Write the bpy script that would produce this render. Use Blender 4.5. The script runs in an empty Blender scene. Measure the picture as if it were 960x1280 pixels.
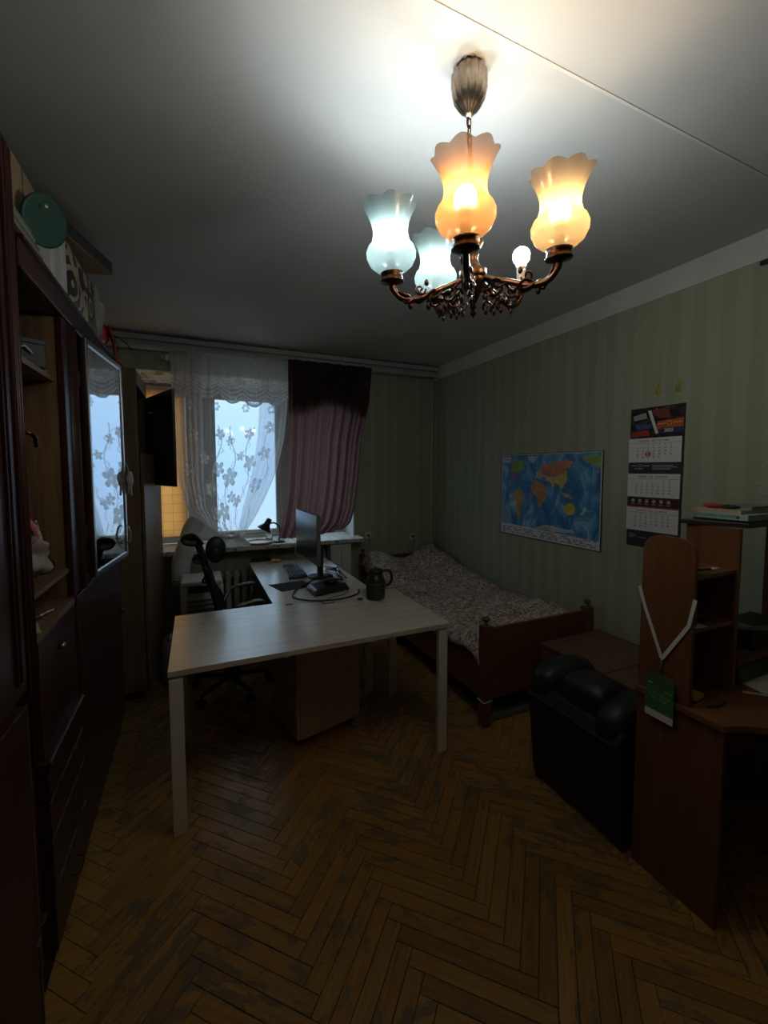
import bpy, bmesh, math, random
from mathutils import Vector, Matrix
random.seed(7)
PI = math.pi
SC = bpy.context.scene
COL = SC.collection

# ------------------------------------------------------------------ camera
FX, CY, HCAM = 525.6, 620.6, 1.60
YAW, PITCH = math.atan(236 / FX), math.atan((CY - 586.5) / FX)
cam = bpy.data.cameras.new('camera')
cam.sensor_fit = 'VERTICAL'
cam.sensor_height = 32.0
cam.lens = 32.0 * FX / 1280.0
cam.shift_y = (CY - 640.0) / 1280.0
cam.clip_start = 0.02
cam_o = bpy.data.objects.new('camera', cam)
COL.objects.link(cam_o)
cam_o.location = (0, 0, HCAM)
cam_o.rotation_euler = (PI / 2 - PITCH, 0, -YAW)
SC.camera = cam_o
# ------------------------------------------------------------------ world
W = bpy.data.worlds.new('sky')
SC.world = W
W.use_nodes = True
wn = W.node_tree.nodes
wl = W.node_tree.links
bg = wn['Background']
tc = wn.new('ShaderNodeTexCoord')
sep = wn.new('ShaderNodeSeparateXYZ')
rmp = wn.new('ShaderNodeValToRGB')
rmp.color_ramp.elements[0].position = 0.35
rmp.color_ramp.elements[0].color = (0.30, 0.36, 0.42, 1)
rmp.color_ramp.elements[1].position = 0.50
rmp.color_ramp.elements[1].color = (0.25, 0.43, 0.67, 1)
_e = rmp.color_ramp.elements.new(1.0); _e.color = (0.72, 0.92, 1.0, 1)
mp = wn.new('ShaderNodeMapRange')
mp.inputs['From Min'].default_value = -1
wl.new(tc.outputs['Generated'], sep.inputs[0])
wl.new(sep.outputs['Z'], mp.inputs['Value'])
wl.new(mp.outputs[0], rmp.inputs[0])
wl.new(rmp.outputs[0], bg.inputs['Color'])
bg.inputs['Strength'].default_value = 1.65
# ------------------------------------------------------------------ exposure
SC.view_settings.view_transform = 'Standard'
SC.view_settings.look = 'None'
SC.view_settings.gamma = 1
SC.view_settings.use_curve_mapping = False
SC.view_settings.exposure = 0.45
cy = SC.cycles
cy.use_denoising = True
cy.caustics_reflective = False
cy.caustics_refractive = False
cy.sample_clamp_indirect = 4.0
cy.max_bounces = 9
cy.diffuse_bounces = 5
cy.transparent_max_bounces = 24
WARM, COOL = (1.0, 0.74, 0.46), (0.82, 0.95, 1.0)
BULB_W = 165.0          # emission strength of each small bulb

# ------------------------------------------------------------------ materials
def mat(name, color=(.5, .5, .5), rough=.6, metal=0.0, spec=.5, emit=None, es=0, trans=0, alpha=1, sheen=0):
    m = bpy.data.materials.new(name)
    m.use_nodes = True
    b = m.node_tree.nodes['Principled BSDF']
    b.inputs['Base Color'].default_value = (*color, 1)
    b.inputs['Roughness'].default_value = rough
    b.inputs['Metallic'].default_value = metal
    b.inputs['Specular IOR Level'].default_value = spec
    b.inputs['Transmission Weight'].default_value = trans
    b.inputs['Alpha'].default_value = alpha
    if sheen: b.inputs['Sheen Weight'].default_value = sheen
    if emit:
        b.inputs['Emission Color'].default_value = (*emit, 1)
        b.inputs['Emission Strength'].default_value = es
    return m
class NT:
    """small node-tree helper"""
    def __init__(s, m):
        s.m = m; s.n = m.node_tree.nodes; s.l = m.node_tree.links; s.b = s.n.get('Principled BSDF')
        s.tc = s.n.new('ShaderNodeTexCoord')
    def new(s, t, **k):
        n = s.n.new(t)
        for a, v in k.items():
            if a.startswith('i_'): n.inputs[a[2:].replace('_', ' ')].default_value = v
            else: setattr(n, a, v)
        return n
    def link(s, a, b): s.l.new(a, b)
    def mapping(s, scale=(1, 1, 1), rot=(0, 0, 0), src='Object', loc=(0, 0, 0)):
        n = s.new('ShaderNodeMapping')
        n.inputs['Scale'].default_value = scale; n.inputs['Rotation'].default_value = rot; n.inputs['Location'].default_value = loc
        s.link(s.tc.outputs[src], n.inputs[0]); return n.outputs[0]
    def noise(s, vec, scale, detail=4, rough=.55, dist=0):
        n = s.new('ShaderNodeTexNoise')
        n.inputs['Scale'].default_value = scale; n.inputs['Detail'].default_value = detail
        n.inputs['Roughness'].default_value = rough; n.inputs['Distortion'].default_value = dist
        s.link(vec, n.inputs['Vector']); return n.outputs['Fac']
    def ramp(s, fac, stops, interp='LINEAR'):
        n = s.new('ShaderNodeValToRGB'); r = n.color_ramp; r.interpolation = interp
        while len(r.elements) < len(stops): r.elements.new(.5)
        for e, (p, c) in zip(r.elements, stops):
            e.position = p; e.color = (*c, 1) if len(c) == 3 else c
        s.link(fac, n.inputs[0]); return n.outputs[0]
    def mix(s, fac, a, b, mode='MIX'):
        n = s.new('ShaderNodeMix', data_type='RGBA', blend_type=mode)
        for i, v in ((0, fac), (6, a), (7, b)):
            if isinstance(v, (int, float)): n.inputs[i].default_value = v
            elif isinstance(v, tuple): n.inputs[i].default_value = (*v, 1)
            else: s.link(v, n.inputs[i])
        return n.outputs[2]
    def math(s, op, a, b=0.0, c=0.0):
        n = s.new('ShaderNodeMath', operation=op)
        for i, v in enumerate((a, b, c)):
            if isinstance(v, (int, float)): n.inputs[i].default_value = v
            else: s.link(v, n.inputs[i])
        return n.outputs[0]
    def bump(s, h, strength=.3, dist=.002):
        n = s.new('ShaderNodeBump'); n.inputs['Strength'].default_value = strength; n.inputs['Distance'].default_value = dist
        s.link(h, n.inputs['Height']); s.link(n.outputs[0], s.b.inputs['Normal'])
    def color(s, c): s.link(c, s.b.inputs['Base Color'])
    def rough(s, c): s.link(c, s.b.inputs['Roughness'])
    def random(s): return s.new('ShaderNodeObjectInfo').outputs['Random']
def wood(name, dark, light, axis='Z', rough=.4, scale=1.0, spec=.5, dirt=None):
    """fine straight grain along an axis"""
    m = mat(name, light, rough, spec=spec); t = NT(m)
    s = {'X': (1.2, 26, 26), 'Y': (26, 1.2, 26), 'Z': (26, 26, 1.2)}[axis]
    v = t.mapping(tuple(k * scale for k in s))
    f = t.noise(v, 1.6, 6, .65, .6)
    g = t.noise(t.mapping(tuple(k * scale * 3 for k in s)), 2.2, 3)
    c = t.ramp(t.math('ADD', t.math('MULTIPLY', f, .75), t.math('MULTIPLY', g, .25)), [(.34, dark), (.62, light)])
    if dirt:
        d = t.ramp(t.noise(t.mapping((1, 1, 1)), 7, 6, .7), [(.5, (0, 0, 0)), (.7, (1, 1, 1))])
        c = t.mix(t.math('MULTIPLY', d, .5), c, dirt)
    t.color(c); t.bump(g, .08, .001); return m
def noisy(name, a, b, scale=8, rough=.7, metal=0, bump=0, detail=5, spec=.5, stretch=(1, 1, 1), pos=(.35, .65)):
    m = mat(name, a, rough, metal, spec); t = NT(m)
    f = t.noise(t.mapping(stretch), scale, detail, .6)
    t.color(t.ramp(f, [(pos[0], a), (pos[1], b)]))
    if bump: t.bump(f, bump, .003)
    return m
M = {}
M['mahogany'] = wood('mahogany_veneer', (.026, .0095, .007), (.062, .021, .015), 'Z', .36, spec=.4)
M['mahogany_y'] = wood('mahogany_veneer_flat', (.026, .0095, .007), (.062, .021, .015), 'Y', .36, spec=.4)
M['oak_in'] = wood('oak_laminate_inside', (.13, .072, .033), (.27, .16, .08), 'Z', .5)
M['oak_shelf'] = wood('oak_laminate_shelf', (.13, .072, .033), (.25, .15, .075), 'Y', .5)
M['oak'] = wood('oak_wardrobe', (.12, .072, .035), (.21, .135, .070), 'Z', .45)
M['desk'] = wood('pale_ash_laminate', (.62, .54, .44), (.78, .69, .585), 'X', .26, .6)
M['desk_y'] = wood('pale_ash_laminate_long', (.62, .54, .44), (.78, .69, .585), 'Y', .26, .6)
for _m in ('desk', 'desk_y'):
    _b = M[_m].node_tree.nodes['Principled BSDF']; _b.inputs['Coat Weight'].default_value = .7; _b.inputs['Coat Roughness'].default_value = .22; _b.inputs['Specular IOR Level'].default_value = .7
M['deskedge'] = wood('pale_ash_edge', (.48, .41, .33), (.58, .50, .41), 'X', .45, .6)
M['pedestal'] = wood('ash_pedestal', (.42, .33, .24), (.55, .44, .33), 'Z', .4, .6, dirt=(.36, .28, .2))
M['cherry'] = wood('cherry_laminate', (.125, .050, .020), (.19, .080, .034), 'Z', .38, .6)
M['cherry_x'] = wood('cherry_laminate_flat', (.15, .060, .024), (.22, .092, .038), 'X', .3, .6)
M['bedwood'] = wood('stained_pine', (.105, .040, .018), (.185, .072, .034), 'X', .33, .7)
M['bedwood_z'] = wood('stained_pine_upright', (.105, .040, .018), (.185, .072, .034), 'Z', .33, .7)
M['bedwood_y'] = wood('stained_pine_rail', (.105, .040, .018), (.185, .072, .034), 'Y', .33, .7)
M['cabdark'] = wood('walnut_laminate', (.10, .050, .026), (.165, .086, .046), 'Y', .33, .6)
M['black'] = mat('black_plastic', (.012, .012, .013), .45)
M['blacks'] = mat('black_satin', (.016, .016, .018), .28)
M['leather'] = noisy('black_leatherette', (.008, .008, .009), (.017, .016, .017), 40, .5, bump=.1)
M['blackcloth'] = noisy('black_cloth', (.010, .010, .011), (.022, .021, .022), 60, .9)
M['grey'] = mat('grey_plastic', (.15, .15, .15), .5)
M['steel'] = mat('steel', (.55, .54, .52), .3, 1)
M['chrome'] = mat('chrome', (.8, .8, .8), .12, 1)
M['gold'] = mat('aged_brass', (.42, .25, .11), .3, 1)
M['copper'] = noisy('aged_copper', (.21, .125, .085), (.09, .062, .048), 30, .36, 1)
M['nickel'] = noisy('tarnished_nickel', (.46, .38, .31), (.26, .20, .16), 14, .3, 1)
M['bronze'] = noisy('dark_bronze', (.035, .020, .014), (.11, .055, .034), 60, .36, .9)
M['legpaint'] = mat('beige_powder_coat', (.70, .64, .55), .45)
M['white'] = mat('white_plastic', (.72, .72, .70), .4)
M['whitewarm'] = mat('warm_white_paint', (.66, .63, .57), .5)
M['paper'] = mat('paper', (.74, .74, .73), .8)
M['card'] = noisy('cardboard', (.30, .20, .115), (.36, .245, .14), 20, .85)
M['darkcard'] = noisy('dark_grey_card', (.045, .045, .045), (.07, .07, .07), 10, .6)
M['green'] = mat('dark_green_plastic', (.022, .075, .048), .5)
M['red'] = mat('red_foil', (.45, .015, .02), .35)
M['whitebag'] = noisy('white_polythene', (.40, .40, .39), (.55, .55, .53), 12, .35)
M['burgundy'] = None
M['mirror'] = mat('silvered_mirror', (.62, .64, .66), .03, 1)
M['hole'] = mat('dark_gap', (.006, .005, .005), .9)
M['floorbase'] = mat('bitumen_under_parquet', (.012, .009, .007), .95)
# ceiling whitewash
m = mat('ceiling_whitewash', (.70, .70, .69), .9); t = NT(m)
f = t.noise(t.mapping((1, 1, 1)), 1.3, 5, .6)
g = t.noise(t.mapping((1, 1, 1)), 70, 4)
t.color(t.ramp(f, [(.3, (.49, .49, .475)), (.7, (.56, .56, .545))])); t.bump(t.math('ADD', f, t.math('MULTIPLY', g, .06)), .12, .01); M['ceil'] = m
M['frieze'] = noisy('frieze_whitewash', (.60, .58, .54), (.68, .66, .62), 3, .9)
# wallpaper: vertical tonal stripes, embossed sprigs, a pasted seam
def wallpaper(name, along):
    m = mat(name, (.3, .3, .2), .62, spec=.35); t = NT(m)
    sp = t.new('ShaderNodeSeparateXYZ'); t.link(t.tc.outputs['Object'], sp.inputs[0])
    a = sp.outputs[along]; z = sp.outputs['Z']
    wob = t.math('MULTIPLY', t.noise(t.mapping((1, 1, 1)), 2.0, 2), .02)
    aa = t.math('ADD', a, wob)
    s1 = t.math('SINE', t.math('MULTIPLY', aa, 2 * PI / .135))
    s2 = t.math('SINE', t.math('MULTIPLY', aa, 2 * PI / .045))
    s = t.math('ADD', t.math('MULTIPLY', s1, .5), t.math('MULTIPLY', s2, .18))
    fac = t.math('ADD', t.math('MULTIPLY', s, .5), .5)
    streak = t.noise(t.mapping((30, 30, 1.1) ), 1.0, 4, .6)
    fac = t.math('ADD', t.math('MULTIPLY', fac, .6), t.math('MULTIPLY', streak, .4))
    c = t.ramp(fac, [(.15, (.30, .32, .215)), (.85, (.42, .435, .315))])
    brown = t.ramp(t.noise(t.mapping((9, 9, .6)), 1.1, 3), [(.56, (0, 0, 0)), (.72, (1, 1, 1))])
    c = t.mix(t.math('MULTIPLY', brown, .35), c, (.30, .27, .17))
    # sprigs: small voronoi blobs kept to narrow columns
    vo = t.new('ShaderNodeTexVoronoi', feature='F1', voronoi_dimensions='2D'); vo.inputs['Scale'].default_value = 1.0
    vo.inputs['Randomness'].default_value = .45
    cv = t.new('ShaderNodeCombineXYZ'); t.link(t.math('MULTIPLY', a, 1 / .135), cv.inputs[0]); t.link(t.math('MULTIPLY', z, 1 / .085), cv.inputs[1])
    t.link(cv.outputs[0], vo.inputs['Vector'])
    wv = t.noise(t.mapping((1, 1, 1)), 55, 3)
    d = t.math('SUBTRACT', vo.outputs['Distance'], t.math('MULTIPLY', t.math('SUBTRACT', wv, .5), .55))
    blob = t.ramp(d, [(.04, (1, 1, 1)), (.11, (0, 0, 0))])
    c = t.mix(t.math('MULTIPLY', blob, .38), c, (.42, .45, .34))
    t.color(c)
    t.bump(t.math('ADD', t.math('ADD', t.math('MULTIPLY', blob, 1.0), t.math('MULTIPLY', s, .22)), t.math('MULTIPLY', streak, .2)), .55, .004)
    return m
M['wall_y'] = wallpaper('striped_green_wallpaper', 'Y')
M['wall_x'] = wallpaper('striped_green_wallpaper_far', 'X')
M['plaster'] = noisy('old_white_plaster', (.58, .56, .52), (.66, .64, .60), 5, .9)
m = mat('stained_plaster', (.6, .58, .54), .9); t = NT(m)
f = t.noise(t.mapping((5, 5, 5), loc=(3.1, 0, 0)), 1.3, 5, .65)
t.color(t.ramp(f, [(.40, (.80, .77, .72)), (.52, (.74, .70, .63)), (.56, (.33, .29, .22)), (.62, (.40, .36, .28)), (.66, (.80, .77, .72))])); M['stain'] = m
m = mat('chipped_sill_paint', (.6, .6, .56), .55); t = NT(m)
f = t.noise(t.mapping((14, 14, 30)), 1.6, 6, .7)
t.color(t.ramp(f, [(.0, (.62, .61, .57)), (.55, (.58, .57, .53)), (.6, (.09, .07, .05)), (.7, (.16, .13, .1))])); M['sill'] = m
# parquet oak, worn varnish
m = mat('worn_oak_parquet', (.3, .2, .08), .42, spec=.4); t = NT(m)
rnd = t.random()
off = t.new('ShaderNodeCombineXYZ'); t.link(t.math('MULTIPLY', rnd, 37.0), off.inputs[0]); t.link(t.math('MULTIPLY', rnd, 91.0), off.inputs[1])
va = t.new('ShaderNodeVectorMath', operation='ADD'); t.link(t.tc.outputs['Object'], va.inputs[0]); t.link(off.outputs[0], va.inputs[1])
vm = t.new('ShaderNodeMapping'); vm.inputs['Scale'].default_value = (3, 55, 10); t.link(va.outputs[0], vm.inputs[0])
grain = t.noise(vm.outputs[0], 1.4, 5, .65, .4)
base = t.ramp(grain, [(.3, (.25, .135, .034)), (.7, (.43, .25, .072))])
tint = t.ramp(rnd, [(0, (.72, .66, .62)), (.35, (1, .95, .88)), (.7, (1.0, .84, .66)), (1, (1.12, 1.06, .94))])
base = t.mix(1.0, base, tint, 'MULTIPLY')
vm2 = t.new('ShaderNodeMapping'); vm2.inputs['Scale'].default_value = (1, 2.4, 1); t.link(va.outputs[0], vm2.inputs[0])
w1 = t.noise(vm2.outputs[0], 6.5, 5, .68, .5)
geo = t.new('ShaderNodeNewGeometry')
w2 = t.noise(geo.outputs['Position'], 1.25, 3, .5)
worn = t.ramp(t.math('ADD', t.math('MULTIPLY', w1, .65), t.math('MULTIPLY', w2, .35)), [(.524, (0, 0, 0)), (.540, (1, 1, 1))])
c = t.mix(t.math('MULTIPLY', worn, .78), base, (.135, .100, .062))
sc_ = t.noise(vm.outputs[0], 5, 4, .7, 1.5)
scr = t.ramp(sc_, [(.63, (0, 0, 0)), (.68, (1, 1, 1))])
c = t.mix(t.math('MULTIPLY', scr, .7), c, (.045, .028, .015))
t.color(c)
t.rough(t.math('ADD', t.math('MULTIPLY', worn, .25), .34))
t.bump(t.math('ADD', t.math('MULTIPLY', grain, .3), t.math('MULTIPLY', worn, -.5)), .25, .0015)
M['parquet'] = m
# fabric materials
def cloth(name, c, trans=.4, alpha=1.0, tcol=None, lace=False, pattern=None):
    m = bpy.data.materials.new(name); m.use_nodes = True
    n, l = m.node_tree.nodes, m.node_tree.links
    n.remove(n['Principled BSDF']); out = n['Material Output']
    d = n.new('ShaderNodeBsdfDiffuse'); tr = n.new('ShaderNodeBsdfTranslucent'); mx = n.new('ShaderNodeMixShader')
    d.inputs[0].default_value = (*c, 1); tr.inputs[0].default_value = (*(tcol or c), 1); mx.inputs[0].default_value = trans
    l.new(d.outputs[0], mx.inputs[1]); l.new(tr.outputs[0], mx.inputs[2])
    res = mx.outputs[0]
    if alpha < 1 or lace:
        tp = n.new('ShaderNodeBsdfTransparent'); m2 = n.new('ShaderNodeMixShader'); m2.inputs[0].default_value = alpha
        if lace:
            at = n.new('ShaderNodeAttribute'); at.attribute_name = 'lace'; l.new(at.outputs['Fac'], m2.inputs[0])
        l.new(tp.outputs[0], m2.inputs[1]); l.new(res, m2.inputs[2]); res = m2.outputs[0]
    l.new(res, out.inputs['Surface'])
    return m, n, l, d, tr
M['tulle'] = cloth('white_lace_tulle', (.74, .74, .71), .5, lace=True)[0]
mm, n, l, d, tr = cloth('burgundy_plush', (.07, .035, .036), .45, tcol=(.26, .135, .115)); 
nz = n.new('ShaderNodeTexNoise'); nz.inputs['Scale'].default_value = 55; nz.inputs['Detail'].default_value = 5
rr = n.new('ShaderNodeValToRGB'); rr.color_ramp.elements[0].position = .38; rr.color_ramp.elements[1].position = .62
rr.color_ramp.elements[0].color = (.024, .013, .014, 1); rr.color_ramp.elements[1].color = (.10, .056, .058, 1)
tcn = n.new('ShaderNodeTexCoord'); l.new(tcn.outputs['Object'], nz.inputs['Vector']); l.new(nz.outputs['Fac'], rr.inputs[0]); l.new(rr.outputs[0], d.inputs[0])
M['burgundy'] = mm
mm, n, l, d, tr = cloth('orange_plaid_blind', (.55, .26, .09), .72, tcol=(1.0, .46, .14))
tcn = n.new('ShaderNodeTexCoord'); br = n.new('ShaderNodeTexBrick')
br.offset = 0; br.inputs['Scale'].default_value = 1; br.inputs['Brick Width'].default_value = .085; br.inputs['Row Height'].default_value = .085; br.inputs['Mortar Size'].default_value = .002
br.inputs['Color1'].default_value = (1.0, .44, .12, 1); br.inputs['Color2'].default_value = (.95, .38, .09, 1); br.inputs['Mortar'].default_value = (.60, .20, .04, 1)
mpn = n.new('ShaderNodeMapping'); mpn.inputs['Rotation'].default_value = (PI / 2, 0, 0)
l.new(tcn.outputs['Object'], mpn.inputs[0]); l.new(mpn.outputs[0], br.inputs['Vector']); l.new(br.outputs[0], tr.inputs[0])
M['blind'] = mm
# opal glass for the lamp shades
def opal(name, c, tc_):
    m = bpy.data.materials.new(name); m.use_nodes = True
    n, l = m.node_tree.nodes, m.node_tree.links
    n.remove(n['Principled BSDF']); out = n['Material Output']
    d = n.new('ShaderNodeBsdfDiffuse'); d.inputs[0].default_value = (*c, 1)
    tr = n.new('ShaderNodeBsdfTranslucent'); tr.inputs[0].default_value = (*tc_, 1)
    g = n.new('ShaderNodeBsdfGlossy'); g.inputs['Roughness'].default_value = .12
    a = n.new('ShaderNodeMixShader'); a.inputs[0].default_value = .70
    l.new(d.outputs[0], a.inputs[1]); l.new(tr.outputs[0], a.inputs[2])
    b = n.new('ShaderNodeMixShader'); b.inputs[0].default_value = .04
    l.new(a.outputs[0], b.inputs[1]); l.new(g.outputs[0], b.inputs[2])
    tp = n.new('ShaderNodeBsdfTransparent'); tp.inputs[0].default_value = (*[.4 + .6 * k for k in tc_], 1); e = n.new('ShaderNodeMixShader'); e.inputs[0].default_value = .52
    l.new(tp.outputs[0], e.inputs[1]); l.new(b.outputs[0], e.inputs[2]); l.new(e.outputs[0], out.inputs['Surface'])
    return m
M['opal_warm'] = opal('amber_opal_glass', (.50, .31, .14), (.21, .108, .044))
M['opal_cream'] = opal('cream_opal_glass', (.52, .42, .27), (.20, .145, .078))
M['opal_cool'] = opal('milk_opal_glass', (.42, .48, .46), (.098, .130, .125))
M['bulb_warm'] = mat('lit_bulb_warm', (1, 1, 1), .5, emit=WARM, es=BULB_W)
M['bulb_cool'] = mat('lit_bulb_cool', (1, 1, 1), .5, emit=COOL, es=BULB_W)
m = bpy.data.materials.new('window_glass'); m.use_nodes = True
n, l = m.node_tree.nodes, m.node_tree.links; n.remove(n['Principled BSDF'])
tp = n.new('ShaderNodeBsdfTransparent'); gl = n.new('ShaderNodeBsdfGlossy'); gl.inputs['Roughness'].default_value = .02
mx = n.new('ShaderNodeMixShader'); mx.inputs[0].default_value = .07
l.new(tp.outputs[0], mx.inputs[1]); l.new(gl.outputs[0], mx.inputs[2]); l.new(mx.outputs[0], n['Material Output'].inputs['Surface'])
M['glass'] = m
# bedspread
m = mat('flecked_bedspread', (.4, .36, .31), .95); t = NT(m)
f = t.noise(t.mapping((1, 1, 1)), 52, 5, .72)
f2 = t.noise(t.mapping((1, 1, 1)), 14, 4, .6, 1.2)
c = t.ramp(f, [(.42, (.20, .14, .115)), (.50, (.52, .455, .39)), (.58, (.72, .67, .60))])
c2 = t.ramp(f2, [(.45, (.74, .60, .54)), (.55, (1, 1, 1))])
t.color(t.mix(1.0, c, c2, 'MULTIPLY')); t.bump(f, .4, .004); M['spread'] = m
# patterned bag: cream arcs on brown
m = mat('brown_cream_print', (.1, .08, .06), .5); t = NT(m)
vo = t.new('ShaderNodeTexVoronoi', feature='F1'); vo.inputs['Scale'].default_value = 8.5; t.link(t.mapping((1, 1, 1)), vo.inputs['Vector'])
f = t.math('FRACT', t.math('MULTIPLY', vo.outputs['Distance'], 2.6))
t.color(t.ramp(f, [(.0, (.06, .05, .04)), (.40, (.075, .062, .048)), (.46, (.56, .48, .33)), (.84, (.56, .48, .33)), (.88, (.05, .04, .03))], 'CONSTANT')); M['print'] = m

# ------------------------------------------------------------------ geometry helpers
class MB:
    def __init__(s, M4=None):
        s.v = []; s.f = []; s.M = M4 or Matrix.Identity(4); s.sm = []
    def add(s, vs, fs, smooth=False):
        o = len(s.v)
        s.v += [s.M @ Vector(p) for p in vs]
        s.f += [tuple(i + o for i in q) for q in fs]; s.sm += [smooth] * len(fs); return s
    def box(s, x0, x1, y0, y1, z0, z1, rot=0, piv=None):
        vs = [(x, y, z) for z in (z0, z1) for y in (y0, y1) for x in (x0, x1)]
        if rot:
            R_ = Matrix.Rotation(rot, 4, 'Z'); p = Vector(piv or ((x0 + x1) / 2, (y0 + y1) / 2, 0))
            vs = [R_ @ (Vector(v) - p) + p for v in vs]
        return s.add(vs, [(0, 2, 3, 1), (4, 5, 7, 6), (0, 1, 5, 4), (2, 6, 7, 3), (0, 4, 6, 2), (1, 3, 7, 5)])
    def prism(s, poly, h, frame):
        """poly: 2D points; frame: (origin, u, v, w); extruded by h along w"""
        o, u, v, w = [Vector(q) for q in frame]
        n = len(poly)
        a = [o + u * p[0] + v * p[1] for p in poly]; b = [q + w * h for q in a]
        fs = [tuple(range(n))[::-1], tuple(range(n, 2 * n))] + [(i, (i + 1) % n, n + (i + 1) % n, n + i) for i in range(n)]
        return s.add(a + b, fs)
    def tube(s, pts, r, n=8, closed=False, cap=True, flat=1.0):
        pts = [Vector(p) for p in pts]; m = len(pts)
        rs = r if isinstance(r, (list, tuple)) else [r] * m
        vs = []; up = None
        for i, p in enumerate(pts):
            if closed: d = pts[(i + 1) % m] - pts[i - 1]
            else: d = pts[min(i + 1, m - 1)] - pts[max(i - 1, 0)]
            d = d.normalized() if d.length > 1e-9 else Vector((0, 0, 1))
            if up is None: up = d.orthogonal().normalized()
            else:
                up = up - d * up.dot(d)
                up = up.normalized() if up.length > 1e-6 else d.orthogonal().normalized()
            b = d.cross(up)
            for k in range(n):
                a = 2 * PI * k / n
                vs.append(p + up * math.cos(a) * rs[i] + b * math.sin(a) * rs[i] * flat)
        fs = []
        for i in range(m if closed else m - 1):
            j = (i + 1) % m
            for k in range(n): fs.append((i * n + k, i * n + (k + 1) % n, j * n + (k + 1) % n, j * n + k))
        if cap and not closed: fs += [tuple(range(n))[::-1], tuple(range((m - 1) * n, m * n))]
        return s.add(vs, fs, True)
    def lathe(s, prof, c=(0, 0, 0), n=24, flute=None, cap=True, frame=None):
        """prof: (radius, height); flute(angle, i) scales radius"""
        c = Vector(c); vs = []
        for i, (r, h) in enumerate(prof):
            for k in range(n):
                a = 2 * PI * k / n; rr_, hh = r, h
                if flute: rr_, hh = flute(a, i, r, h)
                p = Vector((math.cos(a) * rr_, math.sin(a) * rr_, hh))
                if frame: p = frame @ p
                vs.append(c + p)
        fs = [(i * n + k, i * n + (k + 1) % n, (i + 1) * n + (k + 1) % n, (i + 1) * n + k) for i in range(len(prof) - 1) for k in range(n)]
        if cap: fs += [tuple(range(n))[::-1], tuple(range((len(prof) - 1) * n, len(prof) * n))]
        return s.add(vs, fs, True)
    def grid(s, fn, nu, nv, closed_u=False, smooth=True):
        vs = [fn(i / nu, j / nv) for j in range(nv + 1) for i in range(nu + 1)]
        fs = [(j * (nu + 1) + i, j * (nu + 1) + i + 1, (j + 1) * (nu + 1) + i + 1, (j + 1) * (nu + 1) + i) for j in range(nv) for i in range(nu)]
        return s.add(vs, fs, smooth)
    def blob(s, c, r, n=12, m=9, fn=None):
        """superellipsoid-like lump, r=(rx,ry,rz)"""
        vs = []
        for j in range(m + 1):
            th = PI * j / m - PI / 2
            for i in range(n):
                a = 2 * PI * i / n
                p = Vector((math.cos(th) * math.cos(a), math.cos(th) * math.sin(a), math.sin(th)))
                k = fn(p) if fn else 1
                vs.append(Vector(c) + Vector((p.x * r[0] * k, p.y * r[1] * k, p.z * r[2] * k)))
        fs = [(j * n + i, j * n + (i + 1) % n, (j + 1) * n + (i + 1) % n, (j + 1) * n + i) for j in range(m) for i in range(n)]
        return s.add(vs, fs, True)
def worldm(o):
    m = Matrix.Identity(4)
    ch = []
    while o is not None: ch.append(o); o = o.parent
    for q in reversed(ch): m = m @ Matrix.LocRotScale(q.location, q.rotation_euler, q.scale)
    return m
def part(name, mb, material, parent=None, bevel=0, seg=2, label=None, kind=None, sub=0, solid=0, origin=None):
    me = bpy.data.meshes.new(name)
    vs = mb.v
    loc = Vector((0, 0, 0))
    if parent is not None:
        inv = worldm(parent).inverted()
        vs = [inv @ v for v in vs]
    mn = Vector([min(v[i] for v in vs) for i in range(3)]); mx_ = Vector([max(v[i] for v in vs) for i in range(3)])
    if parent is None and origin != 'world': loc = Vector(((mn.x + mx_.x) / 2, (mn.y + mx_.y) / 2, mn.z))
    me.from_pydata([v - loc for v in vs], [], mb.f)
    me.polygons.foreach_set('use_smooth', mb.sm)
    if material: me.materials.append(material)
    me.update()
    bm = bmesh.new(); bm.from_mesh(me)
    try: bmesh.ops.recalc_face_normals(bm, faces=bm.faces)
    except Exception: pass
    bm.to_mesh(me); bm.free()
    o = bpy.data.objects.new(name, me); COL.objects.link(o); o.location = loc
    if parent is not None: o.parent = parent
    if bevel:
        b = o.modifiers.new('b', 'BEVEL'); b.width = bevel; b.segments = seg; b.limit_method = 'ANGLE'; b.angle_limit = .6
    if solid:
        q = o.modifiers.new('s', 'SOLIDIFY'); q.thickness = solid; q.offset = 0
    if sub:
        q = o.modifiers.new('u', 'SUBSURF'); q.levels = sub; q.render_levels = sub
    if label: o['label'] = label
    if kind: o['kind'] = kind
    return o
def tag(o, label, cat, group=None):
    o['label'] = label; o['category'] = cat
    if group: o['group'] = group
    return o
def thing(name, label, cat, loc=(0, 0, 0), rz=0, group=None):
    o = bpy.data.objects.new(name, None); COL.objects.link(o); o.empty_display_size = .05
    o.location = loc; o.rotation_euler = (0, 0, rz)
    return tag(o, label, cat, group)
def copy_tree(o, parent=None):
    c = o.copy(); COL.objects.link(c)
    if parent is not None: c.parent = parent
    for ch in [q for q in bpy.data.objects if q.parent == o]: copy_tree(ch, c)
    return c
def struct(name, mb, material, parent=None, **k):
    o = part(name, mb, material, parent, origin='world', **k)
    if parent is None: o['kind'] = 'structure'
    return o
def bez(p0, p1, p2, p3, n=12):
    P_ = [Vector(p) for p in (p0, p1, p2, p3)]
    return [P_[0] * (1 - t) ** 3 + P_[1] * 3 * t * (1 - t) ** 2 + P_[2] * 3 * t * t * (1 - t) + P_[3] * t ** 3 for t in [i / n for i in range(n + 1)]]
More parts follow.
